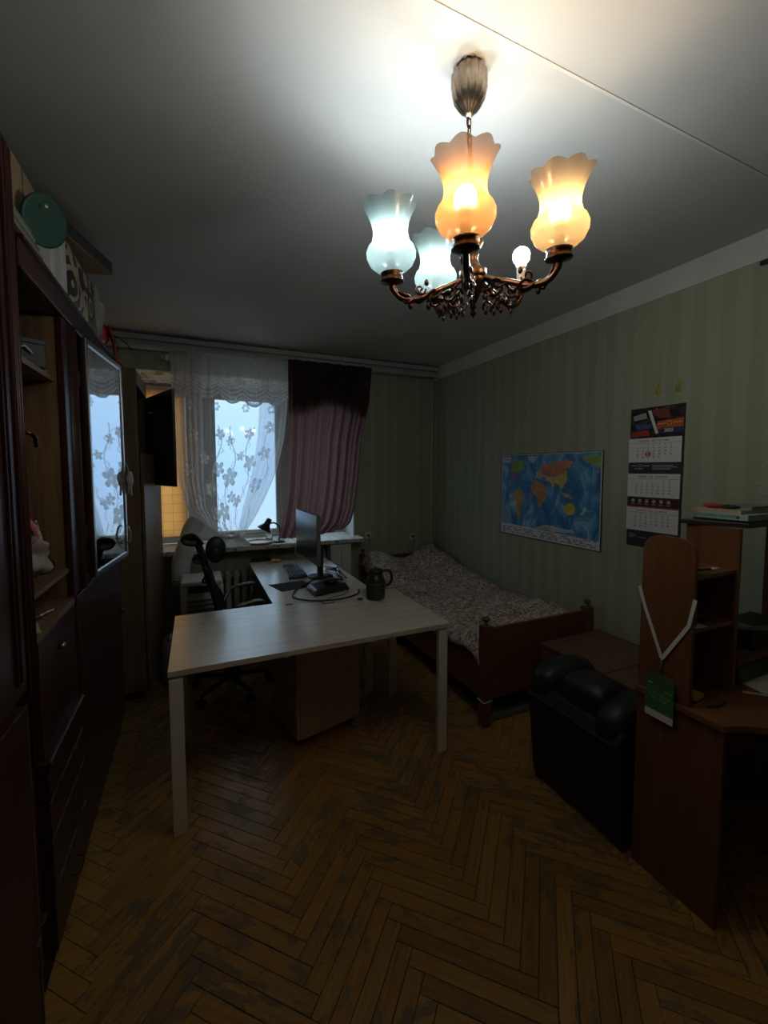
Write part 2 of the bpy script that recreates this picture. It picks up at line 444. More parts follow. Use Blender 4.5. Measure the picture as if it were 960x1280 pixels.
def spline(pts, n=8):
    """Catmull-Rom through points"""
    p = [Vector(q) for q in pts]; p = [p[0] * 2 - p[1]] + p + [p[-1] * 2 - p[-2]]; out = []
    for i in range(1, len(p) - 2):
        for k in range(n):
            t = k / n
            out.append(.5 * ((2 * p[i]) + (p[i + 1] - p[i - 1]) * t + (2 * p[i - 1] - 5 * p[i] + 4 * p[i + 1] - p[i + 2]) * t * t + (3 * p[i] - p[i - 1] - 3 * p[i + 1] + p[i + 2]) * t ** 3))
    out.append(p[-2]); return out
def text(name, s, size, frame, parent, material, align='CENTER', extrude=.0003, bold=0, spacing=1.0, line=1.0):
    """lettering; frame=(origin, right, up)"""
    cu = bpy.data.curves.new(name, 'FONT'); cu.body = s; cu.size = size; cu.align_x = align; cu.align_y = 'CENTER'
    cu.extrude = extrude; cu.offset = bold; cu.space_line = line; cu.space_character = spacing; cu.resolution_u = 2
    cu.materials.append(material)
    tmp = bpy.data.objects.new(name, cu); me = bpy.data.meshes.new_from_object(tmp); bpy.data.objects.remove(tmp); bpy.data.curves.remove(cu)
    o = bpy.data.objects.new(name, me); COL.objects.link(o)
    og, r, u = [Vector(q) for q in frame]; w = r.cross(u)
    m = Matrix(((r.x, u.x, w.x, og.x), (r.y, u.y, w.y, og.y), (r.z, u.z, w.z, og.z), (0, 0, 0, 1)))
    if parent is not None:
        o.parent = parent; m = worldm(parent).inverted() @ m
    o.location, q, sc2 = m.decompose(); o.rotation_euler = q.to_euler(); return o

# ------------------------------------------------------------------ room shell
XW, YW, ZC = 2.542, 4.262, 2.75        # right wall, far wall, ceiling
XL, YN = -.92, -1.3
WX0, WX1, WZ0, WZ1, WYB = -.56, 1.56, .885, 2.378, 4.60   # window opening
struct('floor', MB().box(XL, XW, YN, YW, -.06, -.012), M['floorbase'])
FLOOR = bpy.data.objects['floor']
struct('ceiling', MB().box(XL - .1, XW + .1, YN - .1, WYB + .1, ZC, ZC + .1), M['ceil'])
struct('wall_right', MB().box(XW, XW + .12, YN - .1, WYB, -.06, ZC), M['wall_y'])
struct('wall_left', MB().box(XL - .12, XL, YN - .1, WYB, -.06, ZC), M['wall_y'])
struct('wall_near', MB().box(XL, XW, YN - .12, YN, -.06, ZC), M['wall_x'])
w = MB()
w.box(XL, WX0, YW, WYB, -.06, ZC); w.box(WX1, XW, YW, WYB, -.06, ZC)
w.box(WX0, WX1, YW, WYB, -.06, WZ0 - .045); w.box(WX0, WX1, YW, WYB, 2.47, ZC)
struct('wall_far', w, M['wall_x'])
# white reveal lining and the stained lintel strip
r = MB()
r.box(WX0, WX0 + .012, YW - .004, WYB - .06, WZ0, 2.47); r.box(WX1 - .012, WX1, YW - .004, WYB - .06, WZ0, 2.47)
struct('trim_1', r, M['plaster'])
struct('trim_2', MB().prism([(YW, 2.468), (WYB, 2.378), (WYB, 2.469)], WX1 - WX0 - .026, ((WX0 + .013, 0, 0), (0, 1, 0), (0, 0, 1), (1, 0, 0))), M['stain'])     # splayed, damp-stained soffit
# whitewashed frieze over the right-hand wallpaper, with its thin edge batten
struct('trim_3', MB().box(XW - .008, XW, YN, YW, 2.612, ZC), M['frieze'])
struct('baseboard_right', MB().box(XW - .018, XW, YN, YW, 0, .07), M['bedwood_y'], bevel=.004)
struct('baseboard_far', MB().box(XL, XW - .02, YW - .018, YW, 0, .07), M['bedwood'], bevel=.004)
struct('trim_4', MB().box(XL, XW, .960, .970, ZC - .003, ZC), M['frieze'], bevel=.002)     # ceiling slab joint cover
# window
win = bpy.data.objects.new('window_1', None); COL.objects.link(win); win.location = ((WX0 + WX1) / 2, WYB - .05, WZ0); win['kind'] = 'structure'
def frame_mb(x0, x1, z0, z1, y0, y1, t_):
    return MB().box(x0, x0 + t_, y0, y1, z0, z1).box(x1 - t_, x1, y0, y1, z0, z1).box(x0 + t_, x1 - t_, y0, y1, z0, z0 + t_).box(x0 + t_, x1 - t_, y0, y1, z1 - t_, z1)
part('window_frame', frame_mb(WX0, WX1, WZ0, WZ1, WYB - .09, WYB - .01, .045), M['whitewarm'], win, bevel=.004)
part('mullion', MB().box(.82, .905, WYB - .09, WYB - .01, WZ0 + .045, WZ1 - .045), M['whitewarm'], win, bevel=.004)
part('mullion', MB().box(-.07, .155, WYB - .09, WYB - .01, WZ0 + .045, WZ1 - .045), M['whitewarm'], win, bevel=.004)
for (a, b) in ((WX0 + .047, -.072), (.157, .818), (.907, WX1 - .047)):
    sash = part('sash', frame_mb(a, b, WZ0 + .048, WZ1 - .048, WYB - .08, WYB - .03, .04), M['whitewarm'], win, bevel=.004)
    part('pane', MB().box(a + .038, b - .038, WYB - .056, WYB - .052, WZ0 + .085, WZ1 - .085), M['glass'], sash)
part('handle', MB().box(.175, .19, WYB - .11, WYB - .08, 1.42, 1.44).box(.173, .192, WYB - .12, WYB - .105, 1.34, 1.44), M['white'], win, bevel=.003)
struct('trim_5', MB().box(-.60, 1.60, 4.045, WYB - .09, .845, .885), M['sill'], bevel=.006)      # window sill board

# ------------------------------------------------------------------ herringbone parquet
PWd, PLn = .08 / math.sqrt(2), .32 * math.sqrt(2)
e1 = Vector((1, -1)) / math.sqrt(2); e2 = Vector((1, 1)) / math.sqrt(2)
def inframe(x, y):
    dx, dy, dz = x, y, -HCAM
    Fv = Vector((math.sin(YAW) * math.cos(PITCH), math.cos(YAW) * math.cos(PITCH), -math.sin(PITCH)))
    Rv = Vector((math.cos(YAW), -math.sin(YAW), 0)); Uv = Rv.cross(Fv)
    d = Vector((dx, dy, dz)); f_ = d.dot(Fv)
    if f_ < .1: return False
    return -30 < 480 + FX * d.dot(Rv) / f_ < 990 and CY - FX * d.dot(Uv) / f_ < 1330
def clip(poly, x0, x1, y0, y1):
    for ax, lim, sgn in ((0, x0, 1), (0, x1, -1), (1, y0, 1), (1, y1, -1)):
        out = []
        for i in range(len(poly)):
            a, b = poly[i - 1], poly[i]
            da, db = sgn * (a[ax] - lim), sgn * (b[ax] - lim)
            if (da >= 0) != (db >= 0):
                t_ = da / (da - db); out.append((a[0] + (b[0] - a[0]) * t_, a[1] + (b[1] - a[1]) * t_))
            if db >= 0: out.append(b)
        poly = out
        if len(poly) < 3: return []
    return poly
HIDDEN = [(-.92, -.47, 0, 4.3), (1.6, 2.54, 2.1, 4.2), (1.62, 2.54, 0.9, 2.0), (-.15, .1, 3.7, 4.2)]
singles, rest = [], []
for j in range(-6, 7):
    for i in range(-60, 110):
        for kind in (0, 1):
            a0 = -i * PWd + j * PLn; b0 = i * PWd + j * PLn
            if kind: a0 += PLn
            la, lb = (PWd, PLn) if kind else (PLn, PWd)
            c2 = e1 * (a0 + la / 2) + e2 * (b0 + lb / 2)
            cx_, cy_ = c2.x + .585, c2.y + .076
            if not (XL - .3 < cx_ < XW + .3 and YN - .3 < cy_ < YW + .3): continue
            g_ = .0011
            cs = [(a0 + g_, b0 + g_), (a0 + la - g_, b0 + g_), (a0 + la - g_, b0 + lb - g_), (a0 + g_, b0 + lb - g_)]
            poly = [tuple(e1 * p[0] + e2 * p[1] + Vector((.585, .076))) for p in cs]
            full = all(XL < p[0] < XW and YN < p[1] < YW for p in poly)
            hid = any(h[0] < cx_ < h[1] and h[2] < cy_ < h[3] for h in HIDDEN)
            if full and not hid and inframe(cx_, cy_): singles.append((cx_ ** 2 + cy_ ** 2, cx_, cy_, kind))
            else: rest.append(poly)
singles.sort()
for s in singles[298:]:
    _, cx_, cy_, kind = s
    la, lb = (PWd, PLn) if kind else (PLn, PWd)
    rest.append([tuple(e1 * (sx * (la / 2 - .0011)) + e2 * (sy * (lb / 2 - .0011)) + Vector((cx_, cy_))) for sx, sy in ((-1, -1), (1, -1), (1, 1), (-1, 1))])
singles = singles[:298]
pm = MB()
hl, hw, tz, ch = PLn / 2 - .0011, PWd / 2 - .0011, .012, .0010
vs = [(sx * hl, sy * hw, -tz) for sx, sy in ((-1, -1), (1, -1), (1, 1), (-1, 1))] + [(sx * hl, sy * hw, -ch) for sx, sy in ((-1, -1), (1, -1), (1, 1), (-1, 1))] + [(sx * (hl - ch), sy * (hw - ch), 0) for sx, sy in ((-1, -1), (1, -1), (1, 1), (-1, 1))]
fs = [(3, 2, 1, 0), (8, 9, 10, 11)] + [(k, (k + 1) % 4, 4 + (k + 1) % 4, 4 + k) for k in range(4)] + [(4 + k, 4 + (k + 1) % 4, 8 + (k + 1) % 4, 8 + k) for k in range(4)]
pm.add(vs, fs)
proto = part('plank', pm, M['parquet'], FLOOR)
first = True
for _, cx_, cy_, kind in singles:
    o = proto if first else proto.copy()
    if not first: COL.objects.link(o)
    first = False
    o.location = (cx_, cy_, -random.uniform(0, .0012)); o.rotation_euler = (0, 0, PI / 4 if kind else -PI / 4)
rm = MB()
for poly in rest:
    q = clip(poly, XL + .001, XW - .001, YN + .001, YW - .001)
    if len(q) >= 3:
        z_ = -random.uniform(0, .0012)
        if sum((q[k - 1][0] * q[k][1] - q[k][0] * q[k - 1][1]) for k in range(len(q))) < 0: q = q[::-1]
        nq = len(q)
        rm.add([(p[0], p[1], -.012) for p in q] + [(p[0], p[1], z_) for p in q], [tuple(range(nq, 2 * nq))] + [(k, (k + 1) % nq, nq + (k + 1) % nq, nq + k) for k in range(nq)])
part('planks', rm, M['parquet'], FLOOR, kind='stuff')

# ------------------------------------------------------------------ ceiling cornice over the window, curtain rails
M['cornice'] = mat('grey_cornice_paint', (.40, .40, .38), .5)
t_ = thing('curtain_cornice', 'grey-white double ceiling curtain rail running the whole width of the far wall', 'curtain rail', (.8, 4.2, 2.60))
part('rail', MB().box(XL + .03, XW - .02, 4.12, 4.255, 2.690, 2.735), M['cornice'], t_, bevel=.006)
part('rail', MB().box(XL + .03, XW - .02, 4.105, 4.20, 2.622, 2.652), M['cornice'], t_, bevel=.008)
part('rail_fixing', MB().box(XL + .03, XW - .02, 4.165, 4.20, 2.652, 2.690), M['cornice'], t_)

# ------------------------------------------------------------------ curtains
def lerp(tab, z):
    if z >= tab[0][0]: return tab[0][1]
    for (z0, a), (z1, b) in zip(tab, tab[1:]):
        if z1 <= z <= z0: return a + (b - a) * (z0 - z) / (z0 - z1)
    return tab[-1][1]
def lattr(o, fn):
    at = o.data.attributes.new('lace', 'FLOAT', 'POINT')
    at.data.foreach_set('value', fn)
tl = [(2.60, -.165), (2.2, -.158), (1.9, -.155), (1.5, -.135), (1.25, -.08), (1.1, .03), (1.0, .16), (.92, .235)]
trr = [(2.60, .845), (2.2, .83), (1.9, .80), (1.65, .74), (1.5, .69), (1.3, .60), (1.15, .52), (1.0, .42), (.92, .345)]
# flowers of the lace in (u, z): centre, petal radius
flowers = [(.44, 1.92, .052), (.53, 1.86, .045), (.44, 1.60, .075), (.56, 1.52, .095), (.36, 1.42, .075), (.70, 1.93, .055), (.74, 1.66, .08), (.40, 1.18, .08), (.52, 1.20, .10), (.60, 1.34, .06), (.30, 1.70, .06),
           (.22, 1.30, .075), (.20, 1.9, .06), (.32, 1.05, .07), (.48, 1.06, .06), (.68, 1.30, .06), (.64, 1.72, .045), (.12, 1.6, .06), (.86, 1.75, .07), (.88, 2.0, .06), (.84, 1.45, .07)]
rings = [(.40, 2.17, .042), (.66, 2.17, .042), (.16, 2.17, .042), (.88, 2.17, .042)]
NU, NV = 230, 250
vals = []
def tul(u, v):
    z = 2.60 + (.92 - 2.60) * v
    x0, x1 = lerp(tl, z), lerp(trr, z)
    # centre is spread flat, both sides bunched: remap u
    w_ = u + .0
    if u < .30: w_ = u / .30 * .25
    elif u > .78: w_ = .74 + (u - .78) / .22 * .26
    else: w_ = .25 + (u - .30) / .48 * .49
    x = x0 + (x1 - x0) * w_
    side = 1 if (u < .30 or u > .78) else .30
    y = 4.165 + math.sin(u * 2 * PI * 19 + 1.4 * math.sin(v * 3 + u * 5)) * .026 * side * (1 - .3 * v) + .012 * math.sin(u * 23 + v * 4)
    y -= .10 * max(0, (v - .45)) ** 1.0
    wd = 1.0                                                 # true width used by the lace
    a = .13 if side < 1 else .50
    if z > 2.585: a = .9
    # vertical hem
    if u < .012 or u > .988: a = .85
    for (fu, fz, R_) in flowers:
        du, dz = (u - fu) * 1.25, z - fz
        if abs(du) < R_ and abs(dz) < R_:
            rr_, an = math.hypot(du, dz), math.atan2(dz, du)
            pet = R_ * (.42 + .58 * abs(math.cos(an * 2.5 + fu * 9)))
            if rr_ < pet:
                a = max(a, .52 + .34 * (abs(math.sin(an * 12)) > .5))
                if rr_ > pet * .86: a = .95
            if rr_ < R_ * .14: a = .25
    for (fu, fz, R_) in rings:
        du, dz = (u - fu) * 1.25, z - fz
        for k in range(6):
            q = math.hypot(du - R_ * .72 * math.cos(k * PI / 3), dz - R_ * .72 * math.sin(k * PI / 3))
            if .006 < q < .0135: a = .9
    # winding stems
    for c0, ph in ((.42, 0), (.56, 2), (.72, 4), (.2, 1), (.88, 3)):
        sx = c0 + .035 * math.sin(z * 11 + ph)
        if abs(u - sx) < .0045 and z < 2.0: a = max(a, .8)
        if z < 1.95 and abs((u - sx) - .03 * math.sin(z * 40 + ph)) < .005: a = max(a, .55)
    if z < 1.25: a = min(.95, a + .10 * (1.25 - z) / .3)
    vals.append(a)
    return (x, y, z)
t_ = thing('lace_curtain', 'white flowered lace curtain tied low in front of the bright window', 'curtain', (.34, 4.15, .92))
mb = MB().grid(tul, NU, NV)
o = part('sheer_panel', mb, M['tulle'], t_); lattr(o, vals)
# scalloped valance
vals = []
def val(u, v):
    x = -.17 + 1.02 * u
    sc = abs(math.sin(u * PI * 5.0 + .35))
    drop = 2.205 + .065 * (1 - sc) + .03 * math.sin(u * 7)
    z = 2.615 + (drop - 2.615) * v
    y = 4.125 + .012 * math.sin(u * 2 * PI * 13 + v) * (1.3 if u < .35 else .5)
    a = .55 if v < .50 else .45
    q = (v - .52) / .48
    if v > .52:
        cell = math.sin(u * 2 * PI * 26) * math.sin(q * 2 * PI * 2.5)
        a = .92 if abs(cell) > .28 else .35
    if v > .955 or .50 < v < .53: a = .97
    vals.append(a)
    return (x, y, z)
o = part('valance', MB().grid(val, 260, 60), M['tulle'], t_); lattr(o, vals)
# gathered tie and the bunched cloth on the sill
vals = []
def bun(u, v):
    a_ = 2 * PI * u
    r_ = (.060 + .105 * v ** .8) * (1 + .13 * math.sin(a_ * 9 + v * 6) + .06 * math.sin(a_ * 17 + 3 * v))
    x = .285 + math.cos(a_) * r_ * .95; y = 4.06 + math.sin(a_) * min(r_, .085) * .8 ; z = 1.01 - .115 * v + .02 * math.sin(a_ * 5) * (1 - v)
    vals.append(.82 + .1 * math.sin(a_ * 9)); return (x, y, z)
o = part('gathered_tail', MB().grid(bun, 110, 14), M['tulle'], t_); lattr(o, vals)
o = part('tie', MB().tube([(.285 + .085 * math.cos(a), 4.06 + .06 * math.sin(a), .995 + .012 * math.sin(a)) for a in [k * 2 * PI / 24 for k in range(24)]], .011, 8, True), M['whitebag'], t_)
o = part('loose_corner', MB().grid(lambda u, v: (-.17 - .07 * u, 4.12 + .01 * math.sin(9 * u), 2.60 - .07 * v * (1 - .6 * u) - .03 * u), 8, 8), M['whitebag'], t_, solid=.002)
# burgundy curtain
bl = [(2.64, .835), (2.2, .835), (1.8, .825), (1.4, .80), (1.1, .76), (.93, .72)]
brr = [(2.64, 1.70), (2.3, 1.67), (1.9, 1.58), (1.5, 1.54), (1.2, 1.50), (1.05, 1.45), (.93, 1.30)]
def bur(u, v):
    z = 2.645 + (.93 + .10 * max(0, u - .5) - 2.645) * v
    x0, x1 = lerp(bl, z), lerp(brr, z)
    k = .35 + .65 * v
    x = x0 + (x1 - x0) * u
    ph = u * 2 * PI * 6.5 + .8 * math.sin(u * 9) + .5 * v
    y = 4.085 + .026 * k * math.sin(ph) + .010 * math.sin(ph * 2.3 + 1)
    return (x, y, z)
o = part('heavy_curtain', MB().grid(bur, 150, 60), M['burgundy'], None)
tag(o, 'dark burgundy plush curtain hanging beside the window', 'curtain')
t_ = thing('curtain_light_block', 'dark folded cloth added behind the burgundy curtain to darken its top', 'curtain', (1.26, 4.12, 2.2))  # added layer blocking window light so the curtain top turns dark
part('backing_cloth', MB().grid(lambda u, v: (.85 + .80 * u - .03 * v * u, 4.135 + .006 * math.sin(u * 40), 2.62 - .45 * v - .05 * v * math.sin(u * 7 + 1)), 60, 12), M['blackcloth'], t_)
# orange blind behind the lace
mb = MB()
t_ = thing('fabric_blind', 'orange checked blind glowing with daylight behind the lace curtain', 'blind', (-.2, 4.47, .93))
part('blind_cloth', MB().grid(lambda u, v: (-.53 + .455 * u, 4.475 + .002 * math.sin(v * 30), .955 + 1.38 * v), 20, 40), M['blind'], t_)
part('bottom_bar', MB().box(-.53, -.075, 4.466, 4.484, .935, .957), M['whitewarm'], t_, bevel=.003)

# ------------------------------------------------------------------ wall unit (mahogany) on the left
XF = -.44
U = thing('wall_unit', 'dark mahogany wall unit with open middle niche and mirrored door', 'cabinet', (-.68, 2.2, 0))
ZT = 2.26
c = MB()
c.box(XL + .005, XF - .02, 1.500, 1.522, .08, ZT)      # near inner side
c.box(XL + .005, XF - .02, 2.975, 2.998, .08, ZT)      # far outer side
c.box(XL + .005, XF, 1.502, 2.998, ZT, ZT + .028)      # top board
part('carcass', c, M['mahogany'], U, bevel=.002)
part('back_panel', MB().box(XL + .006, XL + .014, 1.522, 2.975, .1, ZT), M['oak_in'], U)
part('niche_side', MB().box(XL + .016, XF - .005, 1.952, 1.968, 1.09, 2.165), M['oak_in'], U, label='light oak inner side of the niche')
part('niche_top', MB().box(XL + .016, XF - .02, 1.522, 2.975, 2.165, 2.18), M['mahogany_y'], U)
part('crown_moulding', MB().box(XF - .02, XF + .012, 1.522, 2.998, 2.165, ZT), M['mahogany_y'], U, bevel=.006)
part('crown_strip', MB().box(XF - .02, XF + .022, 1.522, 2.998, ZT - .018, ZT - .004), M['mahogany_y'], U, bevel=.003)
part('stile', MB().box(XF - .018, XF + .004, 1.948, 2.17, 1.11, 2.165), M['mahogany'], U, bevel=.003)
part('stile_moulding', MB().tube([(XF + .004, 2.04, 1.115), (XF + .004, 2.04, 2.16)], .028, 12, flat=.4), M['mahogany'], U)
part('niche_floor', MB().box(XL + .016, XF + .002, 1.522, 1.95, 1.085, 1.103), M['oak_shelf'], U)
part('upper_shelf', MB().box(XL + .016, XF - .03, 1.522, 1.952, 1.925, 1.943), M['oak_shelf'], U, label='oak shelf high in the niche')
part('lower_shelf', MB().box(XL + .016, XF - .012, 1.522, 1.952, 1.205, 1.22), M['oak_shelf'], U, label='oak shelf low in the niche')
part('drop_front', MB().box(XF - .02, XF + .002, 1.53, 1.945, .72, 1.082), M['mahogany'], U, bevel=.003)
k_ = part('drop_front_knob', MB().lathe([(.006, 0), (.012, .008), (.013, .016), (.006, .022)], (XF + .002, 1.72, 1.0), 14, frame=Matrix.Rotation(PI / 2, 3, 'Y').to_4x4()), M['gold'], U)
part('middle_rail', MB().box(XF - .05, XF + .022, 1.522, 1.95, .685, .715), M['mahogany_y'], U, bevel=.006)
zz = [.685, .585, .46, .29, .09]
for a, b in zip(zz[1:], zz[:-1]):
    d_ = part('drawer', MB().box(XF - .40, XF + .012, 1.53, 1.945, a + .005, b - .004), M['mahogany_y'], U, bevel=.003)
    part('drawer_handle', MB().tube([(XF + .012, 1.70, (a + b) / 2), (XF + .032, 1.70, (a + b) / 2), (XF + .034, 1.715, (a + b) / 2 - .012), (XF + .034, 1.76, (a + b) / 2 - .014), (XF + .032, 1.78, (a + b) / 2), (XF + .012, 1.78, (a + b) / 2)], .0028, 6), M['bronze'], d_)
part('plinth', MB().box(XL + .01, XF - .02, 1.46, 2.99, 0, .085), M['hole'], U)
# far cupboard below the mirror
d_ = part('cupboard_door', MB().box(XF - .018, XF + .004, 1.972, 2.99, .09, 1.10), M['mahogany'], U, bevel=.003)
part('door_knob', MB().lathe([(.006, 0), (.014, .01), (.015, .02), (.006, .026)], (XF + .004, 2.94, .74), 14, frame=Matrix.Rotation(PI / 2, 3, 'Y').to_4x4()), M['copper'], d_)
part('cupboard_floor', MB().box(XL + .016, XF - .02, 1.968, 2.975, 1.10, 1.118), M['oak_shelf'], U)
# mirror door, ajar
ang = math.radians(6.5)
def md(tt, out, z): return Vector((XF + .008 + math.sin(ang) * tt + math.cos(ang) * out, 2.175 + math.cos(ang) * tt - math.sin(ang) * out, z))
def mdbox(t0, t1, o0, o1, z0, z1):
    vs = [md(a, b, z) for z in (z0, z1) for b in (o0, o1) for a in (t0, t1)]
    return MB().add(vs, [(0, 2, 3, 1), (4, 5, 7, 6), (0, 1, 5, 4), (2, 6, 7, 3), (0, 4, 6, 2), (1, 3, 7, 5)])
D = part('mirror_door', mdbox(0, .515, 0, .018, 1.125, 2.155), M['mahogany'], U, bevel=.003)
fr = MB()
for q in ((0, .022, 1.125, 2.155), (.493, .515, 1.125, 2.155), (.022, .493, 1.125, 1.15), (.022, .493, 2.13, 2.155)):
    fr.add(*(lambda b: (b.v, b.f))(mdbox(q[0], q[1], .018, .027, q[2], q[3])))
part('mirror_frame', fr, M['steel'], D, bevel=.003, label='thin silvery frame')
part('mirror_glass', mdbox(.022, .493, .0181, .021, 1.15, 2.13), M['mirror'], D, label='mirror glass')
part('door_handle', MB().tube([md(.46, .03, 1.20), md(.46, .05, 1.21), md(.46, .055, 1.25), md(.46, .045, 1.29), md(.46, .03, 1.30)], .005, 8), M['steel'], D)
part('mirror_door_hinge', MB().box(XF - .01, XF + .006, 2.17, 2.185, 1.3, 1.36), M['steel'], U); part('mirror_door_hinge', MB().box(XF - .01, XF + .006, 2.17, 2.185, 1.95, 2.01), M['steel'], U)
# tall near unit that closes the frame on the left
U2 = thing('tall_cabinet', 'tall mahogany cabinet closest to the camera, cut off by the picture edge', 'cabinet', (-.68, 1.0, 0))
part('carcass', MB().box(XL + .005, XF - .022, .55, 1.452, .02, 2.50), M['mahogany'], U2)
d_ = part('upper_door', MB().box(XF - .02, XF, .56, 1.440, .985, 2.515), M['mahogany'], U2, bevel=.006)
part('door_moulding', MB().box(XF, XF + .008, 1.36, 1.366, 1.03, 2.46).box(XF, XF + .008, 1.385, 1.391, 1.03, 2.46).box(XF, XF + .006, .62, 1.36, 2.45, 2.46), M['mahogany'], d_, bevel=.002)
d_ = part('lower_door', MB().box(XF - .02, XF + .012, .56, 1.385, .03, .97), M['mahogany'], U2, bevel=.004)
part('edge_trim', MB().box(XF + .012, XF + .0145, 1.380, 1.3855, .03, .972).box(XF + .012, XF + .0145, 1.29, 1.3855, .967, .972), M['steel'], d_, label='worn pale metal edging')
part('lock', MB().box(XF + .0125, XF + .018, 1.35, 1.38, .30, .306), M['steel'], d_)
s_ = part('side_pilaster', MB().box(XF - .018, XF + .006, 1.445, 1.498, .75, 2.47), M['mahogany'], U2, bevel=.002)
part('fluting', MB().tube([(XF + .006, 1.458, .76), (XF + .006, 1.458, 2.46)], .005, 8).tube([(XF + .006, 1.472, .76), (XF + .006, 1.472, 2.46)], .005, 8).tube([(XF + .006, 1.488, .76), (XF + .006, 1.488, 2.455)], .006, 8), M['mahogany'], s_)
part('hinge', MB().tube([(XF + .006, 1.495, 1.705), (XF + .018, 1.515, 1.70), (XF + .022, 1.53, 1.69), (XF + .02, 1.54, 1.665)], .006, 7), M['bronze'], U2)
part('hinge', MB().blob((XF + .018, 1.55, 1.672), (.007, .010, .005)), M['bronze'], U2)
part('hinge', MB().box(XF + .012, XF + .022, 1.387, 1.42, .33, .336), M['steel'], U2)

# things in the niche
def crumple(c, r, seed, n=20, m=14, amp=.25, fq=1):
    rn = random.Random(seed); ks = [(Vector((rn.uniform(-1, 1), rn.uniform(-1, 1), rn.uniform(-1, 1))) * rn.uniform(2, 6) * fq, rn.uniform(0, 6)) for _ in range(7)]
    return MB().blob(c, r, n, m, lambda p: 1 + amp * sum(math.sin(p.dot(k) + ph) for k, ph in ks) / 4)
T = thing('small_box', 'small dark green box on the high niche shelf of the wall unit', 'box', (-.525, 1.815, 1.943), .5)
bb = MB(worldm(T)); bb.box(-.055, .055, -.05, .05, 0, .075); part('box_body', bb, mat('teal_card', (.012, .026, .03), .5), T, bevel=.002)
bb = MB(worldm(T)); bb.box(-.057, .057, -.052, .052, .075, .09); part('box_lid', bb, mat('teal_card_lid', (.016, .034, .038), .5), T, bevel=.002)
bb = MB(worldm(T)).tube([(-.03, -.053, .05), (0, -.062, .06), (.02, -.054, .04)], .004, 6); part('ribbon', bb, M['whitebag'], T)
o = part('trinket', MB().tube(spline([(-.54, 1.86, 1.948), (-.52, 1.90, 1.956), (-.50, 1.93, 1.949), (-.48, 1.905, 1.952)], 5), .007, 7), M['steel'], None); tag(o, 'small shiny metal trinket lying beside the green box', 'trinket')
o = part('trinket', MB().blob((-.50, 1.865, 1.9545), (.014, .018, .012)), M['black'], None); tag(o, 'tiny black knob lying at the edge of the high niche shelf', 'trinket')
T = thing('carrier_bag', 'crumpled beige paper bag with a red printed strip in the niche', 'bag', (-.60, 1.72, 1.22))
part('bag_body', crumple((-.525, 1.745, 1.318), (.062, .095, .070), 3, 34, 24, .42, 2.2), noisy('beige_kraft', (.30, .25, .21), (.42, .37, .32), 9, .8), T)
part('printed_strip', MB().grid(lambda u, v: (-.50 + .012 * math.sin(4 * v), 1.68 + .06 * u + .09 * (1 - v), 1.325 + .13 * v + .01 * math.sin(6 * u)), 8, 10), mat('orange_red_print', (.55, .07, .03), .5), T, solid=.002)
text('strip_lettering', 'OTION', .032, ((-.484, 1.755, 1.388), Vector((0, .60, -.80)).normalized(), Vector((0, .80, .60)).normalized()), T, M['paper'])
o = part('dark_cap', crumple((-.52, 1.895, 1.246), (.045, .05, .030), 5, 16, 10, .12), M['blackcloth'], None); tag(o, 'small dark cloth bundle behind the beige bag in the niche', 'cloth')
o = part('black_pouch', crumple((-.53, 1.635, 1.144), (.055, .055, .038), 8, 18, 12, .15), M['blackcloth'], None); tag(o, 'black pouch under the low niche shelf', 'pouch')
o = part('leaflet', MB().box(-.53, -.455, 1.55, 1.66, 1.1035, 1.1055, rot=.35), mat('pale_green_paper', (.45, .52, .36), .8), None); tag(o, 'pale green and white leaflet on the niche floor', 'paper')
T = thing('screwdriver', 'short screwdriver with a pale tip lying across the niche floor', 'tool', (-.48, 1.72, 1.104))
part('grip', MB().tube([(-.52, 1.60, 1.116), (-.485, 1.71, 1.113)], .009, 8), M['black'], T)
part('shaft', MB().tube([(-.485, 1.71, 1.113), (-.465, 1.79, 1.110)], .005, 8), M['steel'], T)

# things on top of the unit
ZU = ZT + .0285
T = thing('cardboard_box', 'tall brown cardboard box standing on the wall unit', 'box', (-.62, 1.83, ZU))
part('box_side', MB().box(-.80, -.50, 1.72, 1.725, ZU, 2.60).box(-.80, -.50, 1.955, 1.96, ZU, 2.60).box(-.80, -.795, 1.725, 1.955, ZU, 2.60).box(-.505, -.50, 1.725, 1.83, ZU, 2.60).box(-.505, -.50, 1.845, 1.955, ZU, 2.60).box(-.505, -.50, 1.825, 1.85, ZU, 2.35), M['card'], T)
part('open_flap', MB().add([(-.505, 1.845, 2.60), (-.505, 1.955, 2.60), (-.52, 1.955, 2.615), (-.52, 1.86, 2.62)], [(0, 1, 2, 3)]), M['card'], T, solid=.004)
for k in range(5):
    o = part('folder', MB().box(-.495, -.452 - .004 * k, 1.56 + .01 * k, 1.86 - .02 * k, ZU + .019 * k, ZU + .019 * k + .017), mat('folder_%d' % k, [(.18, .17, .12), (.22, .22, .16), (.10, .12, .09), (.27, .25, .18), (.14, .15, .10)][k], .6), None, bevel=.001)
    tag(o, ['olive folder at the bottom of the low stack on the wall unit', 'second folder up in the low stack on the wall unit', 'dark green folder in the middle of the low stack on the wall unit', 'cream folder second from the top of the low stack', 'grey-green folder lying topmost on the low stack'][k], 'folder', 'folders on the wall unit')
T = thing('green_lid', 'round dark green lid leaning against the cardboard box', 'lid', (-.475, 1.78, ZU + .1))
fm = Vector((.80, -.50, -.30)).to_track_quat('Z', 'Y').to_matrix().to_4x4()
part('disc', MB().lathe([(.001, 0), (.078, 0), (.081, .004), (.081, .012), (.074, .012), (.001, .008)], (-.445, 1.815, 2.435), 36, frame=fm), M['green'], T)
